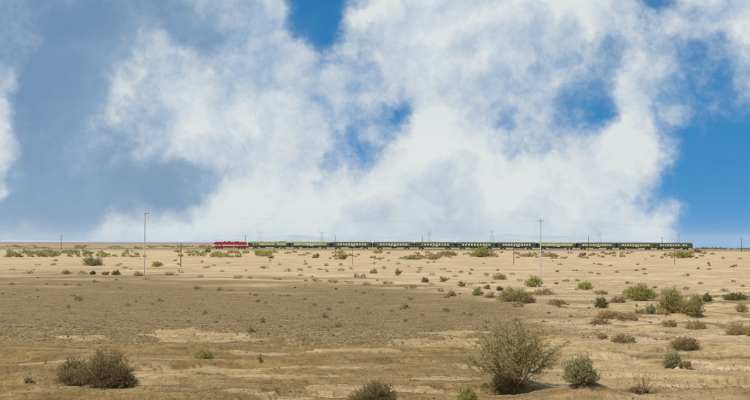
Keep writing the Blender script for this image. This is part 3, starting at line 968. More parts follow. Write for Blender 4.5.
def pylon(px, top_py, dist, label):
    d = pix_dir(px, 240); x = d[0] / d[1] * dist
    z = float(terrain(x, dist))
    h = EYE + (horizon_y(px) - top_py) * dist / F - z
    t = empty('power_pylon', (x, dist, z), 0.12)
    tag(t, label, 'pylon', 'lattice power pylons beyond the train')
    bw, tw = 2.1, 0.8
    hb = h * 0.80
    legs = MB()
    for sx in (-1, 1):
        for sy in (-1, 1):
            legs.tube([(sx * bw, sy * bw * .6, -.3), (sx * tw, sy * tw * .6, hb)], .07, 4)
    link('legs', legs.mesh('legs'), m_galv, t)
    br = MB(); n = 6
    for k in range(n):
        a, b = k / n, (k + 1) / n
        wa, wb = bw + (tw - bw) * a, bw + (tw - bw) * b
        for sy in (-1, 1):
            br.tube([(-wa, sy * wa * .6, hb * a), (wb, sy * wb * .6, hb * b)], .028, 3)
            br.tube([(wa, sy * wa * .6, hb * a), (-wb, sy * wb * .6, hb * b)], .028, 3)
        for sx in (-1, 1):
            br.tube([(sx * wa, -wa * .6, hb * a), (sx * wb, wb * .6, hb * b)], .028, 3)
    link('bracing', br.mesh('bracing'), m_galv, t)
    arm = MB()
    arm.tube([(-2.9, 0, hb), (2.9, 0, hb)], .08, 4); arm.tube([(-2.9, 0, hb), (-tw, 0, hb - 1.4)], .06, 4); arm.tube([(2.9, 0, hb), (tw, 0, hb - 1.4)], .06, 4)
    link('crossarm', arm.mesh('crossarm'), m_galv, t)
    for sx in (-1, 1):
        link('earth_peak', MB().tube([(sx * 2.2, 0, hb), (sx * 2.5, 0, h)], .08, 4).mesh('earth_peak'), m_galv, t)
        link('insulator_string', MB().tube([(sx * 2.8, 0, hb), (sx * 2.8, 0, hb - 1.9)], .10, 5).mesh('insulator_string'), m_ins, t)
    return Vector((x, dist, z + hb - 1.9)), Vector((x, dist, z + h))


PY = []
for px, tp, dd, lab in ((259.8, 228.6, 1180, 'lattice pylon behind the front of the first coach'), (321.8, 228.8, 1190, 'lattice pylon behind the second coach'),
                        (429.2, 229.2, 1210, 'lattice pylon behind the fifth coach'), (492.0, 226.8, 1200, 'tallest lattice pylon, behind the gap of sixth and seventh coach'),
                        (599.4, 230.2, 1250, 'lattice pylon against blue sky edge, behind the ninth coach'), (679.0, 231.0, 1290, 'rightmost lattice pylon, behind the last coach')):
    PY.append(pylon(px, tp, dd, lab))


def wire(pts, rad, label, group, sag=0.5):
    cu = MB()
    for a, b in zip(pts[:-1], pts[1:]):
        seg = []
        for k in range(13):
            t = k / 12
            q = a.lerp(b, t); q.z -= 4 * sag * t * (1 - t)
            seg.append(q)
        cu.tube(seg, rad, 3, cap=False)
    tag(link('overhead_wire', cu.mesh('overhead_wire'), m_wire), label, 'wire', group)


for dx, where in ((-4.0, 'lower'), (4.0, 'higher')):
    pts = [q[0] + Vector((dx * 0.12, dx, 2.2 if dx > 0 else 0)) for q in PY]
    pts = [pts[0] + Vector((-380, 0, 0))] + pts + [pts[-1] + Vector((330, 80, 0))]
    wire(pts, 0.013, '%s faint wire strung along the lattice pylons' % where, 'wires on the pylons', 2.5)
wp = [Vector((q[1].x, q[1].y - .2, q[1].z + q[2] - .3)) for q in RW]
wire(wp, 0.012, 'faint wire strung along the dark trackside poles', 'wires along the railway', 0.9)
a = Vector((pA[1].x, pA[1].y - .2, pA[1].z + pA[2] - .3)); b = Vector((pB[1].x, pB[1].y - .2, pB[1].z + pB[2] - .35))
wire([a + (a - b), a, b, b + (b - a)], 0.0028, 'faint wire between the two tall pale poles', 'wires on the pale poles', 0.5)

# ------------------------------------------------------------------ plants
def leaf_mat(name, col, col2, trans=0.5, lean=1.3):
    m, nt = mat_new(name)
    g = nt.new('ShaderNodeNewGeometry')
    rnd = g.outputs['Random Per Island']
    n = nt.noise(g.outputs['Position'], 1.7, 3, 0.6)
    c = nt.mix(nt.math('ADD', nt.math('MULTIPLY', rnd, 0.6), nt.math('MULTIPLY', nt.remap(n, 0.3, 0.7), 0.4)), col, col2)
    b = nt.new('ShaderNodeBsdfPrincipled'); nt.l.new(c, b.inputs['Base Color']); b.inputs['Roughness'].default_value = 0.75
    b.inputs['Specular IOR Level'].default_value = 0.15
    # fine sprigs take the light like a soft outer surface of the plant: normals lean outwards from its foot
    oc = nt.vmath('NORMALIZE', nt.vmath('ADD', nt.new('ShaderNodeTexCoord').outputs['Object'], (0, 0, 0.12)))
    vt = nt.new('ShaderNodeVectorTransform', vector_type='NORMAL', convert_from='OBJECT', convert_to='WORLD'); nt.l.new(oc, vt.inputs[0])
    nrm = nt.vmath('NORMALIZE', nt.vmath('ADD', nt.vmath('SCALE', vt.outputs[0], scale=lean), g.outputs['Normal']))
    nt.l.new(nrm, b.inputs['Normal'])
    t = nt.new('ShaderNodeBsdfTranslucent'); nt.l.new(c, t.inputs['Color'])
    ms = nt.new('ShaderNodeMixShader'); ms.inputs[0].default_value = trans
    nt.l.new(b.outputs[0], ms.inputs[1]); nt.l.new(t.outputs[0], ms.inputs[2])
    o = nt.new('ShaderNodeOutputMaterial'); nt.l.new(ms.outputs[0], o.inputs['Surface'])
    return m


LEAF = {
    'green': leaf_mat('leaf_green', (0.321, 0.292, 0.077), (0.557, 0.471, 0.143)),
    'bright': leaf_mat('leaf_yellow_green', (0.335, 0.325, 0.077), (0.591, 0.523, 0.164)),
    'olive': leaf_mat('leaf_olive', (0.325, 0.264, 0.094), (0.571, 0.457, 0.182)),
    'grey': leaf_mat('leaf_grey_green', (0.275, 0.250, 0.105), (0.47, 0.42, 0.19)),
    'dark': leaf_mat('leaf_dark_olive', (0.157, 0.128, 0.044), (0.291, 0.230, 0.083)),
    'brown': leaf_mat('leaf_dry_brown', (0.281, 0.193, 0.082), (0.479, 0.344, 0.157)),
    'orange': leaf_mat('leaf_dry_orange', (0.391, 0.271, 0.108), (0.586, 0.430, 0.184)),
    'tan': leaf_mat('leaf_dry_tan', (0.391, 0.302, 0.130), (0.577, 0.456, 0.223)),
    'dusk': leaf_mat('leaf_grey_brown', (0.204, 0.148, 0.065), (0.374, 0.270, 0.123)),
}
M_STEM = painted('stem_bark', (0.21, 0.16, 0.092), 0.9, dustf=0.2)
M_STEM_D = painted('stem_dry', (0.40, 0.29, 0.155), 0.9, dustf=0.2)


def twigs_and_leaves(seed, w, d, h, n_twig, n_leaf, leaf_l, leaf_w, form, twig_r):
    """returns (twig mesh data, leaf mesh data) for one shrub of width w, depth d, height h about the origin"""
    g = np.random.default_rng(seed)
    th = g.uniform(0, 2 * np.pi, n_twig)
    if form == 'vase':
        ph = g.uniform(0.10, 1.0, n_twig) ** 0.8           # 1 = straight up
    elif form == 'cushion':
        ph = g.uniform(0.02, 1.0, n_twig)
    else:
        ph = g.uniform(0.04, 1.0, n_twig) ** 0.9
    el_ = np.arcsin(np.clip(ph, 0, 1))
    lump = 0.72 + 0.5 * vnoise(np.cos(th) * 1.7 + 5 + seed % 50, np.sin(th) * 1.7 + el_ * 2.2 + 8)
    rad = np.clip(lump, 0.6, 1.18) * g.uniform(0.74, 1.0, n_twig)
    tip = np.stack([np.cos(th) * np.cos(el_) * w / 2, np.sin(th) * np.cos(el_) * d / 2, np.sin(el_) * h], -1) * rad[:, None]
    tip[:, 2] = np.maximum(tip[:, 2], 0.05 * h)
    spread = 0.10 if form == 'vase' else (0.55 if form == 'cushion' else 0.35)
    base = np.stack([tip[:, 0] * spread * g.uniform(.5, 1, n_twig), tip[:, 1] * spread * g.uniform(.5, 1, n_twig), np.full(n_twig, -0.02 * h)], -1)
    ctrl = base * 0.45 + tip * 0.55
    ctrl[:, 2] += (0.02 if form == 'vase' else 0.16) * h
    ctrl[:, :2] += g.normal(0, 0.04, (n_twig, 2)) * w

    def bez(i, t):
        t = t[:, None]
        return base[i] * (1 - t) ** 2 + 2 * ctrl[i] * t * (1 - t) + tip[i] * t ** 2
    # twigs: three-sided tapering tubes of three segments
    ts = np.array([0, 0.4, 0.75, 1.0]); rs = np.array([1.0, 0.75, 0.5, 0.15]) * twig_r
    ring = []
    for t, r in zip(ts, rs):
        c = bez(np.arange(n_twig), np.full(n_twig, t))
        for k in range(3):
            a = 2 * math.pi * k / 3
            ring.append(c + np.array([math.cos(a) * r, math.sin(a) * r, 0.0]))
    V = np.stack(ring, 1)                                   # twig, 12, 3
    off = (np.arange(n_twig) * 12)[:, None]
    Q = []
    for s_ in range(3):
        for k in range(3):
            Q.append(off + np.array([s_ * 3 + k, s_ * 3 + (k + 1) % 3, s_ * 3 + 3 + (k + 1) % 3, s_ * 3 + 3 + k]))
    tw = (V.reshape(-1, 3), np.concatenate(Q))
    # leaves / fine sprigs
    i = g.integers(0, n_twig, n_leaf)
    t = g.uniform(0.25 if form != 'vase' else 0.35, 1.03, n_leaf) ** 0.8
    c = bez(i, t) + g.normal(0, 1, (n_leaf, 3)) * np.array([w, d, h]) * 0.030
    ax = (tip[i] - base[i]); ax /= np.linalg.norm(ax, axis=1)[:, None] + 1e-9
    ax = ax + g.normal(0, 0.55, (n_leaf, 3)); ax[:, 2] += 0.25
    ax /= np.linalg.norm(ax, axis=1)[:, None]
    sd = np.cross(ax, g.normal(0, 1, (n_leaf, 3))); sd /= np.linalg.norm(sd, axis=1)[:, None] + 1e-9
    L = leaf_l * g.uniform(0.6, 1.35, n_leaf)[:, None]; B = leaf_w * g.uniform(0.6, 1.3, n_leaf)[:, None]
    c[:, 2] = np.maximum(c[:, 2], 0.01 * h)
    q = np.stack([c - ax * L * .5, c + sd * B * .5, c + ax * L * .5, c - sd * B * .5], 1)
    lv = (q.reshape(-1, 3), np.arange(n_leaf * 4).reshape(-1, 4))
    return tw, lv


def shrub(px, py, wpx, hpx, leaf, label, form='dome', dens=1.0, seed=None, name='desert_shrub', group=None, depth=0.8, stem=None, leafpx=1.9, lobes=()):
    p = ground_at(px, py)
    k = p.y / F                                             # metres per photograph pixel there
    w, h = wpx * k, hpx * k
    seed = seed if seed is not None else int(px * 31 + py * 7)
    area = wpx * hpx
    n_leaf = int(min(max(area * 5.0, 350), 7000) * dens)
    n_tw = int(min(max(area * 0.5, 40), 420))
    ll = leafpx * k
    t = empty(name, p, 0.0)
    tag(t, label, 'shrub', group)
    (tv, tq), (lv, lq) = twigs_and_leaves(seed, w * 1.04, w * depth, h * 1.06, n_tw, n_leaf, ll, ll * 0.36, form, max(0.10 * k, 0.003))
    link('stems', np_mesh('stems', tv, tq), stem or (M_STEM if leaf not in ('orange', 'tan', 'brown') else M_STEM_D), t)
    link('foliage', np_mesh('foliage', lv, lq), LEAF[leaf], t)
    for j, (qx, qy, qw, qh) in enumerate(lobes):
        q = ground_at(qx, qy) - p
        (tv, tq), (lv, lq) = twigs_and_leaves(seed + 7 + j, qw * k, qw * k * depth, qh * k, n_tw // 2, int(min(max(qw * qh * 6.5, 300), 6000) * dens), ll, ll * 0.36, form, max(0.10 * k, 0.003))
        link('foliage', np_mesh('foliage', lv, lq), LEAF[leaf], t, q)
    return t


SHRUBS = [
    # px, py(foot), width, height, leaf, label, extras
    (92.5, 266, 23, 11, 'grey', 'round grey-green shrub left of the tall pale pole', {}),
    (116, 275, 11, 5.2, 'dark', 'small dark green shrub on the sand left of the tall pale pole', {}),
    (92.5, 274.5, 6, 3.8, 'dark', 'tiny dark bush left of the small dark green shrub', {}),
    (66, 274, 9, 4.8, 'olive', 'small olive bush leftmost of the row at the gravel edge', {}),
    (106, 275, 9, 4.2, 'olive', 'small olive bush touching the small dark green shrub', {}),
    (138, 276, 10, 5, 'tan', 'small tan bush at the foot of the tall left pale pole', {}),
    (157.5, 267, 15, 6.2, 'bright', 'yellow-green shrub between the left pale pole and the thin post', {}),
    (343, 259, 10, 6, 'green', 'green bush in the sand below the third coach', {}),
    (316, 258, 8, 4.6, 'bright', 'small yellow-green bush below the second coach', {}),
    (270.5, 258.4, 7, 4, 'bright', 'small yellow-green bush below the first coach', {}),
    (208, 252.5, 7, 5, 'green', 'small green bush at the nose of the locomotive', {}),
    (480.5, 257.2, 28, 11, 'green', 'large green shrub hiding the wheels of the sixth coach', {}),
    (448, 255.6, 24, 5.5, 'olive', 'wide flat olive shrub below the fifth coach', {}),
    (433.5, 259.6, 14, 5, 'green', 'low dark green cushion below the wide flat olive shrub', {}),
    (411, 259.6, 22, 4.5, 'bright', 'low yellow-green shrub below the gap of fourth and fifth coach', {}),
    (378.5, 253, 12, 3.6, 'green', 'small green bush close under the fourth coach', {}),
    (527, 257, 19, 4.4, 'tan', 'low tan shrub below the seventh coach, right of the thin post', {}),
    (683, 258, 23, 8.5, 'green', 'rounded green shrub beside the thin rusty post', {}),
    (697, 252.6, 9, 4, 'brown', 'low brown bush right behind the rounded green shrub', {}),
    (550, 257, 22, 5, 'tan', 'tan scrub just right of the tall pale pole, below the eighth coach', {}),
    (582.5, 255.8, 8, 3.4, 'brown', 'small brown bush below the ninth coach', {}),
    (374, 273.5, 11, 5, 'bright', 'small yellow-green shrub in the sand at the middle of the plain', {}),
    (398, 274.5, 9, 6.8, 'green', 'small upright green shrub with brown foot in mid plain', {}),
    (425, 282.5, 9, 6.2, 'brown', 'round dry brown tuft bush left of the small soft green one', {}),
    (443.5, 282, 9, 5, 'bright', 'small soft green bush between two dry brown bushes', {}),
    (461.5, 286.5, 9, 6.6, 'orange', 'rust-coloured bush upper left of the small round green shrub', {}),
    (500, 279.5, 17, 6.5, 'orange', 'orange dry shrub upper left of the bright yellow-green shrub', {'form': 'cushion'}),
    (533.5, 287, 19, 12, 'bright', 'bright yellow-green shrub at the foot of the tall right pale pole', {}),
    (477.5, 295.5, 14, 9, 'green', 'small round green shrub left of the wide olive-brown shrub', {}),
    (487, 289, 8.5, 4.4, 'olive', 'olive tuft above the small round green shrub', {}),
    (500, 290.5, 9, 4.4, 'dark', 'dark green tuft above the wide olive-brown shrub', {}),
    (451, 296, 9, 7, 'olive', 'ragged olive tuft left of the small round green shrub', {}),
    (490, 297.5, 15, 6.5, 'tan', 'tan bush squeezed between round green and wide olive-brown shrubs', {}),
    (513.5, 301, 38, 14.5, 'olive', 'wide olive-brown shrub spreading left of the pale pole foot', {'dens': 1.2}),
    (527, 303.5, 22, 7, 'dusk', 'dark low fringe bush at the right foot of the wide olive-brown shrub', {'form': 'cushion'}),
    (543, 295, 29, 7, 'tan', 'long tan cushion right of the wide olive-brown shrub', {'form': 'cushion'}),
    (556, 305, 26, 6, 'brown', 'brown cushion left of the dark round bush', {'form': 'cushion'}),
    (585.5, 289.5, 21, 9.5, 'bright', 'yellow-green shrub upper left of the rounded green one', {}),
    (601, 307.8, 18, 12, 'dark', 'dark round bush below the yellow-green shrub', {}),
    (618, 302.5, 17, 7, 'brown', 'brown tuft between the dark round bush and rounded green shrub', {'form': 'cushion'}),
    (600, 294.5, 17, 4.5, 'tan', 'tan cushion behind the dark round bush', {'form': 'cushion'}),
    (638.5, 300.5, 38, 16.5, 'green', 'rounded mid green shrub left of the biggest olive shrub', {'dens': 1.25}),
    (672, 312.5, 36, 27, 'olive', 'biggest olive shrub on the right of the plain', {'dens': 1.2, 'lobes': ((690, 314.5, 27, 18), (696, 305, 20, 15))}),
    (707, 302, 15, 9.5, 'dark', 'dark brown-green bush right of the biggest olive shrub', {}),
    (735, 300.5, 30, 9, 'dark', 'wide dark green shrub near the right edge', {}),
    (741, 311.5, 16, 9, 'olive', 'ragged olive bush below the wide dark green shrub', {'dens': .7}),
    (650, 314, 12, 10.5, 'grey', 'small grey-green bush left foot of the biggest olive shrub', {}),
    (664, 314, 18, 5.5, 'orange', 'rusty tuft at the foot of the biggest olive shrub', {'form': 'cushion'}),
    (640, 313.5, 14, 4.5, 'brown', 'brown tuft left of the small grey-green bush', {'form': 'cushion'}),
    (609, 319, 30, 10, 'orange', 'long rusty cushion below the dark round bush', {'form': 'cushion', 'lobes': ((627, 320, 27, 8.5),)}),
    (600, 324, 26, 6, 'brown', 'flat brown cushion below the long rusty cushion', {'form': 'cushion'}),
    (669, 325.5, 18, 7, 'orange', 'rusty cushion below the biggest olive shrub', {'form': 'cushion'}),
    (695, 328.8, 25, 9, 'orange', 'wide rusty cushion right of the smaller rusty one', {'form': 'cushion'}),
    (737, 334, 28, 11.5, 'orange', 'large rusty cushion near the right edge', {'form': 'cushion'}),
    (750, 336.5, 9, 10, 'green', 'green bush cut by the right edge of the picture', {}),
    (602, 338.8, 12, 6.5, 'orange', 'small rusty cushion left of the wider brown one', {'form': 'cushion'}),
    (623, 342.5, 27, 9.5, 'brown', 'wide brown cushion left of the dry hummock', {'form': 'cushion'}),
    (684.5, 348.8, 34, 13, 'brown', 'dry brown hummock bush above the grey-green bush', {'dens': 1.2}),
    (673, 367.5, 25, 18, 'grey', 'grey-green bush below the dry brown hummock', {'dens': 0.9}),
    (685, 368, 16, 7, 'brown', 'brown fringe at the right foot of the grey-green bush', {'form': 'cushion'}),
    (204, 358.3, 21, 10.5, 'green', 'lone green bush on the pale ground in the left foreground', {}),
    (28, 382.5, 11, 5.5, 'olive', 'small olive tuft left of the big dark shrub', {'form': 'cushion'}),
    (104, 386.5, 64, 39, 'dusk', 'big dark grey-brown shrub in the left foreground', {'dens': 1.3, 'leafpx': 2.2, 'lobes': ((74, 383.8, 46, 31), (124, 386.8, 28, 18))}),
    (376, 405, 48, 24, 'dusk', 'brown shrub cut by the bottom edge left of the tall feathery one', {'leafpx': 2.4}),
    (358, 404, 26, 13, 'brown', 'brown tuft against the left side of the brown bottom shrub', {'form': 'cushion'}),
    (468, 404, 26, 18, 'green', 'green bush cut by the bottom edge left of the tall feathery shrub', {'leafpx': 2.4}),
    (580, 384.5, 43, 31, 'grey', 'grey-green shrub right of the tall feathery shrub', {'form': 'vase', 'leafpx': 2.6, 'dens': 0.8}),
    (508, 390, 40, 18, 'dusk', 'dark clump at the foot of the tall feathery shrub', {'leafpx': 2.4}),
]
for px, py, w_, h_, lf, lab, kw in SHRUBS:
    shrub(px, py, w_, h_, lf, lab, group='shrubs of the plain', **kw)


def feathery(px, py, wpx, hpx, label, leaf, seed, n_main, leaf_l, per, stem, name='feathery_shrub', sub=6, leaf_w=0.28, leafy=True, ter=4):
    """tall open shrub: crooked main stems that fork twice, fine sprigs along the last twigs"""
    p = ground_at(px, py); k = p.y / F
    w, h = wpx * k, hpx * k
    g = random.Random(seed)
    st = MB(); lc, la = [], []

    def stem_pts(a, d, L, n, bend):
        pts = [a]; d = d.normalized()
        for i in range(n):
            d = (d + Vector((g.gauss(0, bend), g.gauss(0, bend), g.gauss(0.0, bend * .7)))).normalized()
            pts.append(pts[-1] + d * (L / n))
        return pts
    NS = 8
    for i in range(n_main):
        a = 2 * math.pi * (i * 0.618 + g.uniform(-.1, .1))
        lean = ((i + .5) / n_main) ** 0.55
        hh = math.sqrt(max(1 - (lean * .86) ** 2, .1)) * g.uniform(.72, .92)
        tgt = Vector((math.cos(a) * w * .43 * lean, math.sin(a) * w * .38 * lean, h * hh))
        b0 = Vector((math.cos(a) * w * .07 * g.random(), math.sin(a) * w * .07 * g.random(), -.03))
        d = (tgt - b0) + Vector((-math.cos(a) * w * .06, -math.sin(a) * w * .06, h * .12))
        pts = stem_pts(b0, d, (tgt - b0).length, NS, .17)
        pull = tgt - pts[-1]
        pts = [q + pull * (j / NS) ** 1.6 for j, q in enumerate(pts)]
        st.tube(pts, [.024 - .0024 * j for j in range(NS + 1)], 5, cap=False)
        for s_ in range(sub):
            j = min(int(1 + (NS - 1) * g.random() ** 0.75), NS - 1); f = g.random()
            o = pts[j].lerp(pts[j + 1], f)
            ax = (pts[j + 1] - pts[j]).normalized()
            dd = ax * .8 + Vector((math.cos(a) * .25 + g.gauss(0, .6), math.sin(a) * .25 + g.gauss(0, .6), g.gauss(.10, .35)))
            L2 = h * g.uniform(.12, .30)
            q = stem_pts(o, dd, L2, 4, .22)
            st.tube(q, [.0095, .0075, .0058, .004, .002], 3, cap=False)
            for e in range(ter):
                j2 = g.randint(0, 3)
                o2 = q[j2].lerp(q[j2 + 1], g.random())
                dd2 = (q[j2 + 1] - q[j2]).normalized() + Vector((g.gauss(0, .6), g.gauss(0, .6), g.gauss(.12, .4)))
                q3 = stem_pts(o2, dd2, h * g.uniform(.05, .13), 3, .22)
                st.tube(q3, [.0042, .0034, .0026, .0012], 3, cap=False)
                for m_ in range(per):
                    z = g.randint(0, 2)
                    lc.append(q3[z].lerp(q3[z + 1], g.random())); la.append((q3[z + 1] - q3[z]).normalized() + Vector((g.gauss(0, .7), g.gauss(0, .7), g.gauss(.1, .6))))
    t = empty(name, p, 0)
    tag(t, label, 'shrub', 'shrubs of the plain')
    link('stems', st.mesh('stems'), stem, t)
    if leafy:
        g2 = np.random.default_rng(seed)
        c = np.array([tuple(v) for v in lc]); ax = np.array([tuple(v) for v in la]); ax /= np.linalg.norm(ax, axis=1)[:, None]
        n = len(c); L = leaf_l * g2.uniform(.6, 1.4, n)[:, None]
        sd = np.cross(ax, g2.normal(0, 1, (n, 3))); sd /= np.linalg.norm(sd, axis=1)[:, None]
        q = np.stack([c, c + ax * L * .5 + sd * L * leaf_w * .5, c + ax * L, c + ax * L * .5 - sd * L * leaf_w * .5], 1)
        link('foliage', np_mesh('foliage', q.reshape(-1, 3), np.arange(n * 4).reshape(-1, 4)), LEAF[leaf], t)
    return t


feathery(515, 391, 102, 70, 'tall open feathery shrub with bare twigs in the foreground', 'olive', 21, 21, 0.075, 9, M_STEM, sub=19, ter=5)
feathery(643, 393, 34, 28, 'sparse shrub of thin bare twigs in the right foreground', 'brown', 5, 9, 0.05, 1, M_STEM_D, sub=4)
shrub(640, 393, 22, 8, 'dusk', 'low dark tuft at the foot of the sparse bare twigs', form='cushion', leafpx=2.2, group='shrubs of the plain')
shrub(260, 362.5, 4.2, 10, 'brown', 'single upright dry stalk tuft in the left foreground', form='vase', leafpx=1.6, group='shrubs of the plain')

# small tufts: a few shapes, each placed where the photograph shows one
TUFT_ME = {}
TUFT_MAT = {k: leaf_mat('tuft_' + k, a, b, 0.5, 1.0) for k, a, b in (('brown', (0.323, 0.233, 0.109), (0.494, 0.370, 0.190)),
            ('tan', (0.437, 0.347, 0.162), (0.608, 0.494, 0.257)), ('bright', (0.361, 0.332, 0.095), (0.570, 0.494, 0.171)))}


def tuft_mesh(leaf, v):
    key = (leaf, v)
    if key not in TUFT_ME:
        (tv, tq), (lv, lq) = twigs_and_leaves(900 + v * 13, 1.0, 0.8, 1.0, 26, 150, 0.22, 0.07, 'cushion' if v % 2 else 'dome', 0.006)
        me = np_mesh('tuft', np.vstack([lv, tv]), np.vstack([lq, tq + len(lv)]))
        me.materials.append(TUFT_MAT[leaf])
        TUFT_ME[key] = me
    return TUFT_ME[key]


TUFT_LABEL = {
    'gravel': ('small dry brown tuft on the dark gravel flat', 'dry tufts on the gravel flat'),
    'plain': ('small dry tan tuft on the pale sand below the train', 'dry tufts on the pale sand'),
    'plain_g': ('small yellow-green tuft on the pale sand below the train', 'green tufts on the pale sand'),
    'right': ('small brown tuft on the open sand below the rear coaches', 'dry tufts on the open right sand'),
}
TUFTS = [
    ('gravel', 'brown', ((11.5, 285, 9, 3.2), (65, 285.4, 7, 2.6), (79, 286, 7, 3.4), (95, 282.4, 7, 3), (107, 287, 6, 2.4), (37.5, 291, 6, 2.4), (78, 300.6, 12, 6.5),
                         (75, 297.5, 7, 4), (68, 308.4, 7, 5), (127, 306, 9, 3.4), (160, 301.6, 7, 4.6), (152.5, 304.5, 5, 2.4), (188, 322, 7, 3), (197.5, 289, 14, 3.4), (219.5, 290.6, 9, 4),
                         (230, 290.8, 8, 2.4), (255.5, 295.5, 8, 2.6), (285, 296, 15, 2.8), (258, 301.5, 6, 3.2), (205, 314, 8, 4.4), (216, 322.5, 7, 2.6), (262, 322.5, 9, 6.4), (250, 331.6, 14, 5.5),
                         (315, 305.5, 9, 3), (329, 310, 7, 3.4), (324.5, 318, 10, 6.5), (323, 327.5, 7, 2.4), (337, 326.8, 15, 5.5), (341, 303, 7, 3.4), (357.5, 309, 6, 2.6), (363.5, 293.6, 8, 3),
                         (369, 313.5, 6, 2.5), (405, 308.8, 14, 6.6), (446, 311.6, 11, 5.4), (391.5, 311.4, 7, 2.6), (422, 315.5, 6, 2.4), (470, 315.6, 7, 4.2), (464, 314, 5, 2.6), (405, 321.5, 8, 3.4),
                         (410, 299.6, 8, 2.8), (441, 291.8, 10, 4.2), (447, 298, 10, 3.4), (412, 288.6, 15, 4.4), (383, 295, 6, 2), (386, 284.2, 12, 3), (518, 306.8, 17, 5.5), (516, 321, 9, 4), (487, 322, 8, 3))),
    ('plain', 'tan', ((82.5, 274, 11, 4.4), (29, 273.6, 13, 3.4), (170, 275.4, 20, 4.2), (181, 273, 9, 4), (38, 265.4, 8, 2.6), (53, 265.6, 9, 3), (125, 268.6, 8, 2.6), (118, 266, 7, 2.4), (12, 270, 8, 2.4),
                      (250, 278.6, 9, 3.4), (237, 278.8, 14, 4.2), (200, 277.4, 9, 3.2), (277, 279.6, 14, 2.6), (316, 281.6, 13, 4.4), (333, 282.8, 16, 4.8), (341, 271, 11, 3.2), (288, 271.6, 10, 3.8), (350, 283.5, 12, 3.2),
                      (367, 285, 15, 3.4), (280, 265, 6, 2), (228, 263.6, 7, 2), (205, 268.4, 8, 2.4), (214, 266, 6, 2), (470, 274.6, 5, 3), (443, 270, 9, 3), (449, 272, 6, 2.6), (432, 275, 8, 3), (455, 277, 9, 2.8),
                      (486, 276, 9, 4), (512, 275, 8, 3), (520, 281, 9, 2.6), (432, 285, 9, 2.4), (470, 285, 10, 2.6), (483, 284, 12, 3), (398, 264.2, 8, 2), (420, 268, 7, 2.2), (300, 276, 8, 2.6), (222, 272, 7, 2.4))),
    ('plain_g', 'bright', ((263.5, 268.6, 13, 3.6), (305.5, 265, 6, 2.8), (326.5, 266, 8, 3), (341, 265.6, 7, 3), (384, 269, 6, 3.8), (374, 264, 6, 2.2), (420, 270.4, 6, 2.4), (300, 270.6, 9, 3), (351, 269.4, 6, 2.6), (470, 274, 4, 2.6),
                           (208, 267.8, 7, 2.2), (428, 263.4, 6, 2.2))),
    ('plain', 'brown', ((327, 272, 5, 3.2), (363, 278.4, 8, 5.2), (356, 277.6, 9, 4.2), (460.5, 273, 7, 3), (397.5, 276, 5, 2.4), (305, 262, 4, 2.2), (434, 262.8, 5, 2.2))),
    ('right', 'brown', ((724, 291.6, 10, 3.6), (686, 289.6, 10, 3.4), (628, 284, 10, 3), (566, 281.6, 9, 3.6), (598.5, 274.6, 7, 2.4), (645, 274.6, 6, 2.6), (636.5, 271, 8, 2.4), (687, 276, 9, 2.6), (591, 273.6, 7, 2.6),
                        (661.5, 258.4, 6, 2.6), (602.5, 257.6, 7, 2.6), (563, 258.6, 7, 3), (600, 265, 8, 2.2), (617, 272.6, 7, 2.2), (723, 258.6, 6, 2.2), (740, 259, 6, 2.2), (709, 270, 7, 2), (575, 271, 7, 2.4),
                        (577, 281, 7, 2.4), (655, 288, 9, 3), (700, 284, 8, 2.4), (716, 297.6, 8, 3), (628, 291.6, 8, 2.8), (733, 282, 7, 2.4), (560, 265.2, 7, 2.2), (664, 294, 9, 2.8))),
]
rt = random.Random(4)
ORD = ('leftmost', 'second', 'third', 'fourth', 'fifth', 'sixth', 'seventh', 'eighth', 'ninth', 'tenth', 'eleventh', 'twelfth', 'thirteenth', 'fourteenth', 'fifteenth', 'sixteenth')
LOOK = {'brown': 'dry brown', 'tan': 'dry tan', 'bright': 'yellow-green'}
PLACE = {'gravel': 'gravel flat', 'plain': 'pale sand below the train', 'plain_g': 'pale sand below the train', 'right': 'sand below the rear coaches'}
for zone, leaf, spots in TUFTS:
    grp = TUFT_LABEL[zone][1] if (zone, leaf) != ('plain', 'brown') else 'brown tufts on the pale sand'
    order = sorted(spots, key=lambda q: q[1])
    nrow = max(1, min(4, math.ceil(len(order) / 12)))
    names = {1: [''], 2: ['far side of the ', 'near side of the '], 3: ['far side of the ', 'middle of the ', 'near side of the '],
             4: ['far edge of the ', 'upper middle of the ', 'lower middle of the ', 'near edge of the ']}[nrow]
    per = math.ceil(len(order) / nrow)
    for r_ in range(nrow):
        row = sorted(order[r_ * per:(r_ + 1) * per], key=lambda q: q[0])
        for n_, (px, py, w_, h_) in enumerate(row):
            p = ground_at(px, py); k = p.y / F
            o = link('dry_tuft', tuft_mesh(leaf, rt.randint(0, 5)), None, None, p, rt.choice((0, math.pi)) + rt.uniform(-.4, .4))
            o.scale = (w_ * k * 1.05, w_ * k * 0.95, h_ * k * 1.1)
            which = ORD[n_] if n_ == 0 else ORD[n_] + ' from left'
            tag(o, '%s %s tuft, %s%s' % (which, LOOK[leaf], names[r_], PLACE[zone]), 'tuft', grp)

# scrub that reads as one mass: the low growth along the railway, and fine dry grass on the sand
MASS = {k: leaf_mat('scrub_' + k, c1, c2, 0.42, 0.0) for k, c1, c2 in (
    ('bright', (0.40, 0.365, 0.115), (0.60, 0.52, 0.20)), ('grey', (0.38, 0.345, 0.145), (0.58, 0.51, 0.235)), ('tan', (0.391, 0.302, 0.130), (0.577, 0.456, 0.223)),
    ('orange', (0.353, 0.242, 0.102), (0.539, 0.391, 0.177)), ('brown', (0.251, 0.172, 0.073), (0.428, 0.307, 0.140)), ('green', (0.149, 0.177, 0.056), (0.279, 0.298, 0.112)))}


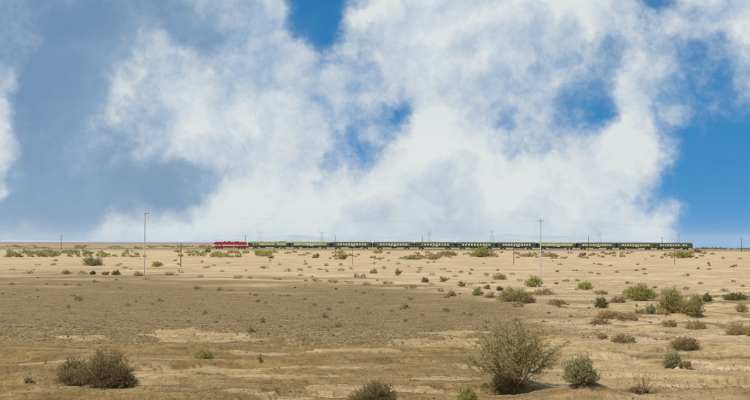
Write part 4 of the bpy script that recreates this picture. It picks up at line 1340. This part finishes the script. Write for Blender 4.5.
def scrub_mass(name, spots, leaf, label, seed, form='dome'):
    V, Q = [], []; o = 0
    for j, (px, py, w_, h_) in enumerate(spots):
        p = ground_at(px, py); k = p.y / F
        area = w_ * h_
        (tv, tq), (lv, lq) = twigs_and_leaves(seed + j, w_ * k, w_ * k * .8, h_ * k, 12, int(60 + area * 5), 1.7 * k, 0.6 * k, form, 0.15 * k)
        V.append(lv + np.array(p)); Q.append(lq + o); o += len(lv)
    me = np_mesh(name, np.vstack(V), np.vstack(Q))
    ob = link(name, me, MASS[leaf])
    tag(ob, label, 'scrub', kind='stuff')


rs = np.random.default_rng(12)


def strew(n, x0, x1, y0, y1, wlo, whi, hk, gap=None):
    out_ = []
    while len(out_) < n:
        x = rs.uniform(x0, x1); y = rs.uniform(y0, y1); w_ = rs.uniform(wlo, whi)
        if gap and vnoise(x / gap, y / 3.0) < 0.45:
            continue
        out_.append((x, y, w_, w_ * hk * rs.uniform(.7, 1.2)))
    return sorted(out_, key=lambda q: q[1])


scrub_mass('trackside_scrub', strew(34, 6, 58, 252.5, 257.5, 7, 15, .45) + strew(22, 55, 90, 252.5, 257.0, 6, 13, .42), 'grey',
           'mass of low grey-green scrub at the far left', 100)
scrub_mass('trackside_scrub', strew(30, 88, 205, 251.8, 257.5, 5, 12, .38, 18), 'bright', 'patchy yellow-green scrub left of the locomotive', 200)
scrub_mass('trackside_scrub', strew(70, 212, 275, 252.6, 257.6, 4.5, 11, .42, 12), 'bright', 'strip of yellow-green scrub below the locomotive', 300)
scrub_mass('trackside_scrub', strew(70, 275, 470, 252.4, 260, 4, 10, .32, 14), 'tan', 'patchy dry scrub below the first five coaches', 400)
scrub_mass('trackside_scrub', strew(60, 490, 750, 252.4, 259, 4, 9, .30, 16), 'tan', 'patchy dry scrub below the rear coaches', 500)
scrub_mass('far_scrub', strew(60, 0, 212, 246.2, 248.8, 4, 11, .16, 20), 'tan', 'far dry scrub beyond the railway at the left', 600)
scrub_mass('dry_grass', strew(36, 0, 560, 260, 284, 2.0, 6, .38, 22), 'tan', 'thin dry grass scattered over the pale sand', 700)
scrub_mass('dry_grass', strew(34, 540, 750, 258, 330, 2.0, 6, .35, 26), 'orange', 'thin rusty grass scattered over the right sand', 1000)
scrub_mass('dry_grass', strew(30, 0, 520, 284, 332, 2.0, 4, .30, 40), 'brown', 'thin brown grass scattered over the gravel flat', 1200)


# trees of the green strip beyond the line on the right
def far_trees():
    V, Q = [], []; o = 0
    g = np.random.default_rng(77)
    for i in range(56):
        px = g.uniform(693, 762); D = g.uniform(1500, 1900)
        d = pix_dir(px, 246); x = d[0] / d[1] * D; z = float(terrain(x, D)); k = D / F
        w_, h_ = g.uniform(3.0, 6.0) * k, g.uniform(1.0, 2.2) * k * (1.25 if 697 < px < 728 else .7)
        (tv, tq), (lv, lq) = twigs_and_leaves(1500 + i, w_, w_, h_, 10, 90, .9 * k, .5 * k, 'dome', .1)
        V.append(lv + np.array([x, D, z])); Q.append(lq + o); o += len(lv)
    ob = link('far_wood', np_mesh('far_wood', np.vstack(V), np.vstack(Q)), MASS['green'])
    tag(ob, 'far strip of green trees on the skyline right of the train', 'trees', kind='stuff')


far_trees()


# ------------------------------------------------------------------ loose stones
def stones(name, n, region, label, seed, smin, smax, col):
    g = np.random.default_rng(seed)
    x0, x1, y0, y1 = region
    px = g.uniform(x0, x1, n); py = y0 + (y1 - y0) * g.uniform(0, 1, n) ** 0.8
    D = EYE * F / (py - horizon_y(px)); X = (px - 375) / F * D
    Z = terrain(X, D)
    s = smin + (smax - smin) * g.uniform(0, 1, n) ** 4
    base = np.array([(1, 0, 0), (0, 1, 0), (-1, 0, 0), (0, -1, 0), (0, 0, 1), (0, 0, -.6)], float)
    tri = np.array([(0, 1, 4), (1, 2, 4), (2, 3, 4), (3, 0, 4), (1, 0, 5), (2, 1, 5), (3, 2, 5), (0, 3, 5)])
    a = g.uniform(0, 6.28, n)
    v = base[None] * (1 + g.uniform(-.35, .35, (n, 6, 3)) * np.abs(base)[None]) * s[:, None, None] * np.array([1.0, 1.0, .65])
    v = v + g.normal(0, .12, (n, 6, 3)) * s[:, None, None]
    xr = v[..., 0] * np.cos(a)[:, None] - v[..., 1] * np.sin(a)[:, None]; yr = v[..., 0] * np.sin(a)[:, None] + v[..., 1] * np.cos(a)[:, None]
    v = np.stack([xr + X[:, None], yr + D[:, None], v[..., 2] + Z[:, None] + .2 * s[:, None]], -1)
    t = tri[None] + (np.arange(n) * 6)[:, None, None]
    ob = link(name, np_mesh(name, v.reshape(-1, 3), None, t.reshape(-1, 3)), col)
    tag(ob, label, 'stones', kind='stuff')


m_stone, nt = mat_new('desert_stone')
g_ = nt.new('ShaderNodeNewGeometry')
rp = nt.new('ShaderNodeValToRGB'); nt.l.new(g_.outputs['Random Per Island'], rp.inputs[0])
e = rp.color_ramp.elements
e[0].position = 0.0; e[0].color = (0.115, 0.085, 0.048, 1); e[1].position = 1.0; e[1].color = (0.48, 0.39, 0.25, 1)
x_ = rp.color_ramp.elements.new(0.45); x_.color = (0.185, 0.135, 0.070, 1)
x_ = rp.color_ramp.elements.new(0.85); x_.color = (0.28, 0.21, 0.115, 1)
finish(nt, rp.outputs[0], 0.9, spec=0.15)
stones('gravel', 16000, (-40, 600, 279, 345), 'loose pebbles over the dark gravel flat', 31, 0.015, 0.075, m_stone)
stones('gravel', 24000, (-60, 810, 338, 425), 'loose pebbles over the broken foreground soil', 32, 0.007, 0.045, m_stone)
stones('gravel', 3500, (560, 810, 270, 345), 'sparse pebbles over the pale right sand', 33, 0.012, 0.07, m_stone)

# ------------------------------------------------------------------ haze
m_h, nt = mat_new('haze_air')
vol = nt.new('ShaderNodeVolumePrincipled')
vol.inputs['Color'].default_value = (0.84, 0.94, 1.0, 1)
vol.inputs['Density'].default_value = 2.2e-5
vol.inputs['Anisotropy'].default_value = 0.0
o = nt.new('ShaderNodeOutputMaterial')
nt.l.new(vol.outputs[0], o.inputs['Volume'])
hz = link('haze', mesh_box('haze', -34000, 34000, -34000, 34000, -110, 216), m_h)
tag(hz, 'thin pale haze over the desert plain', kind='stuff')
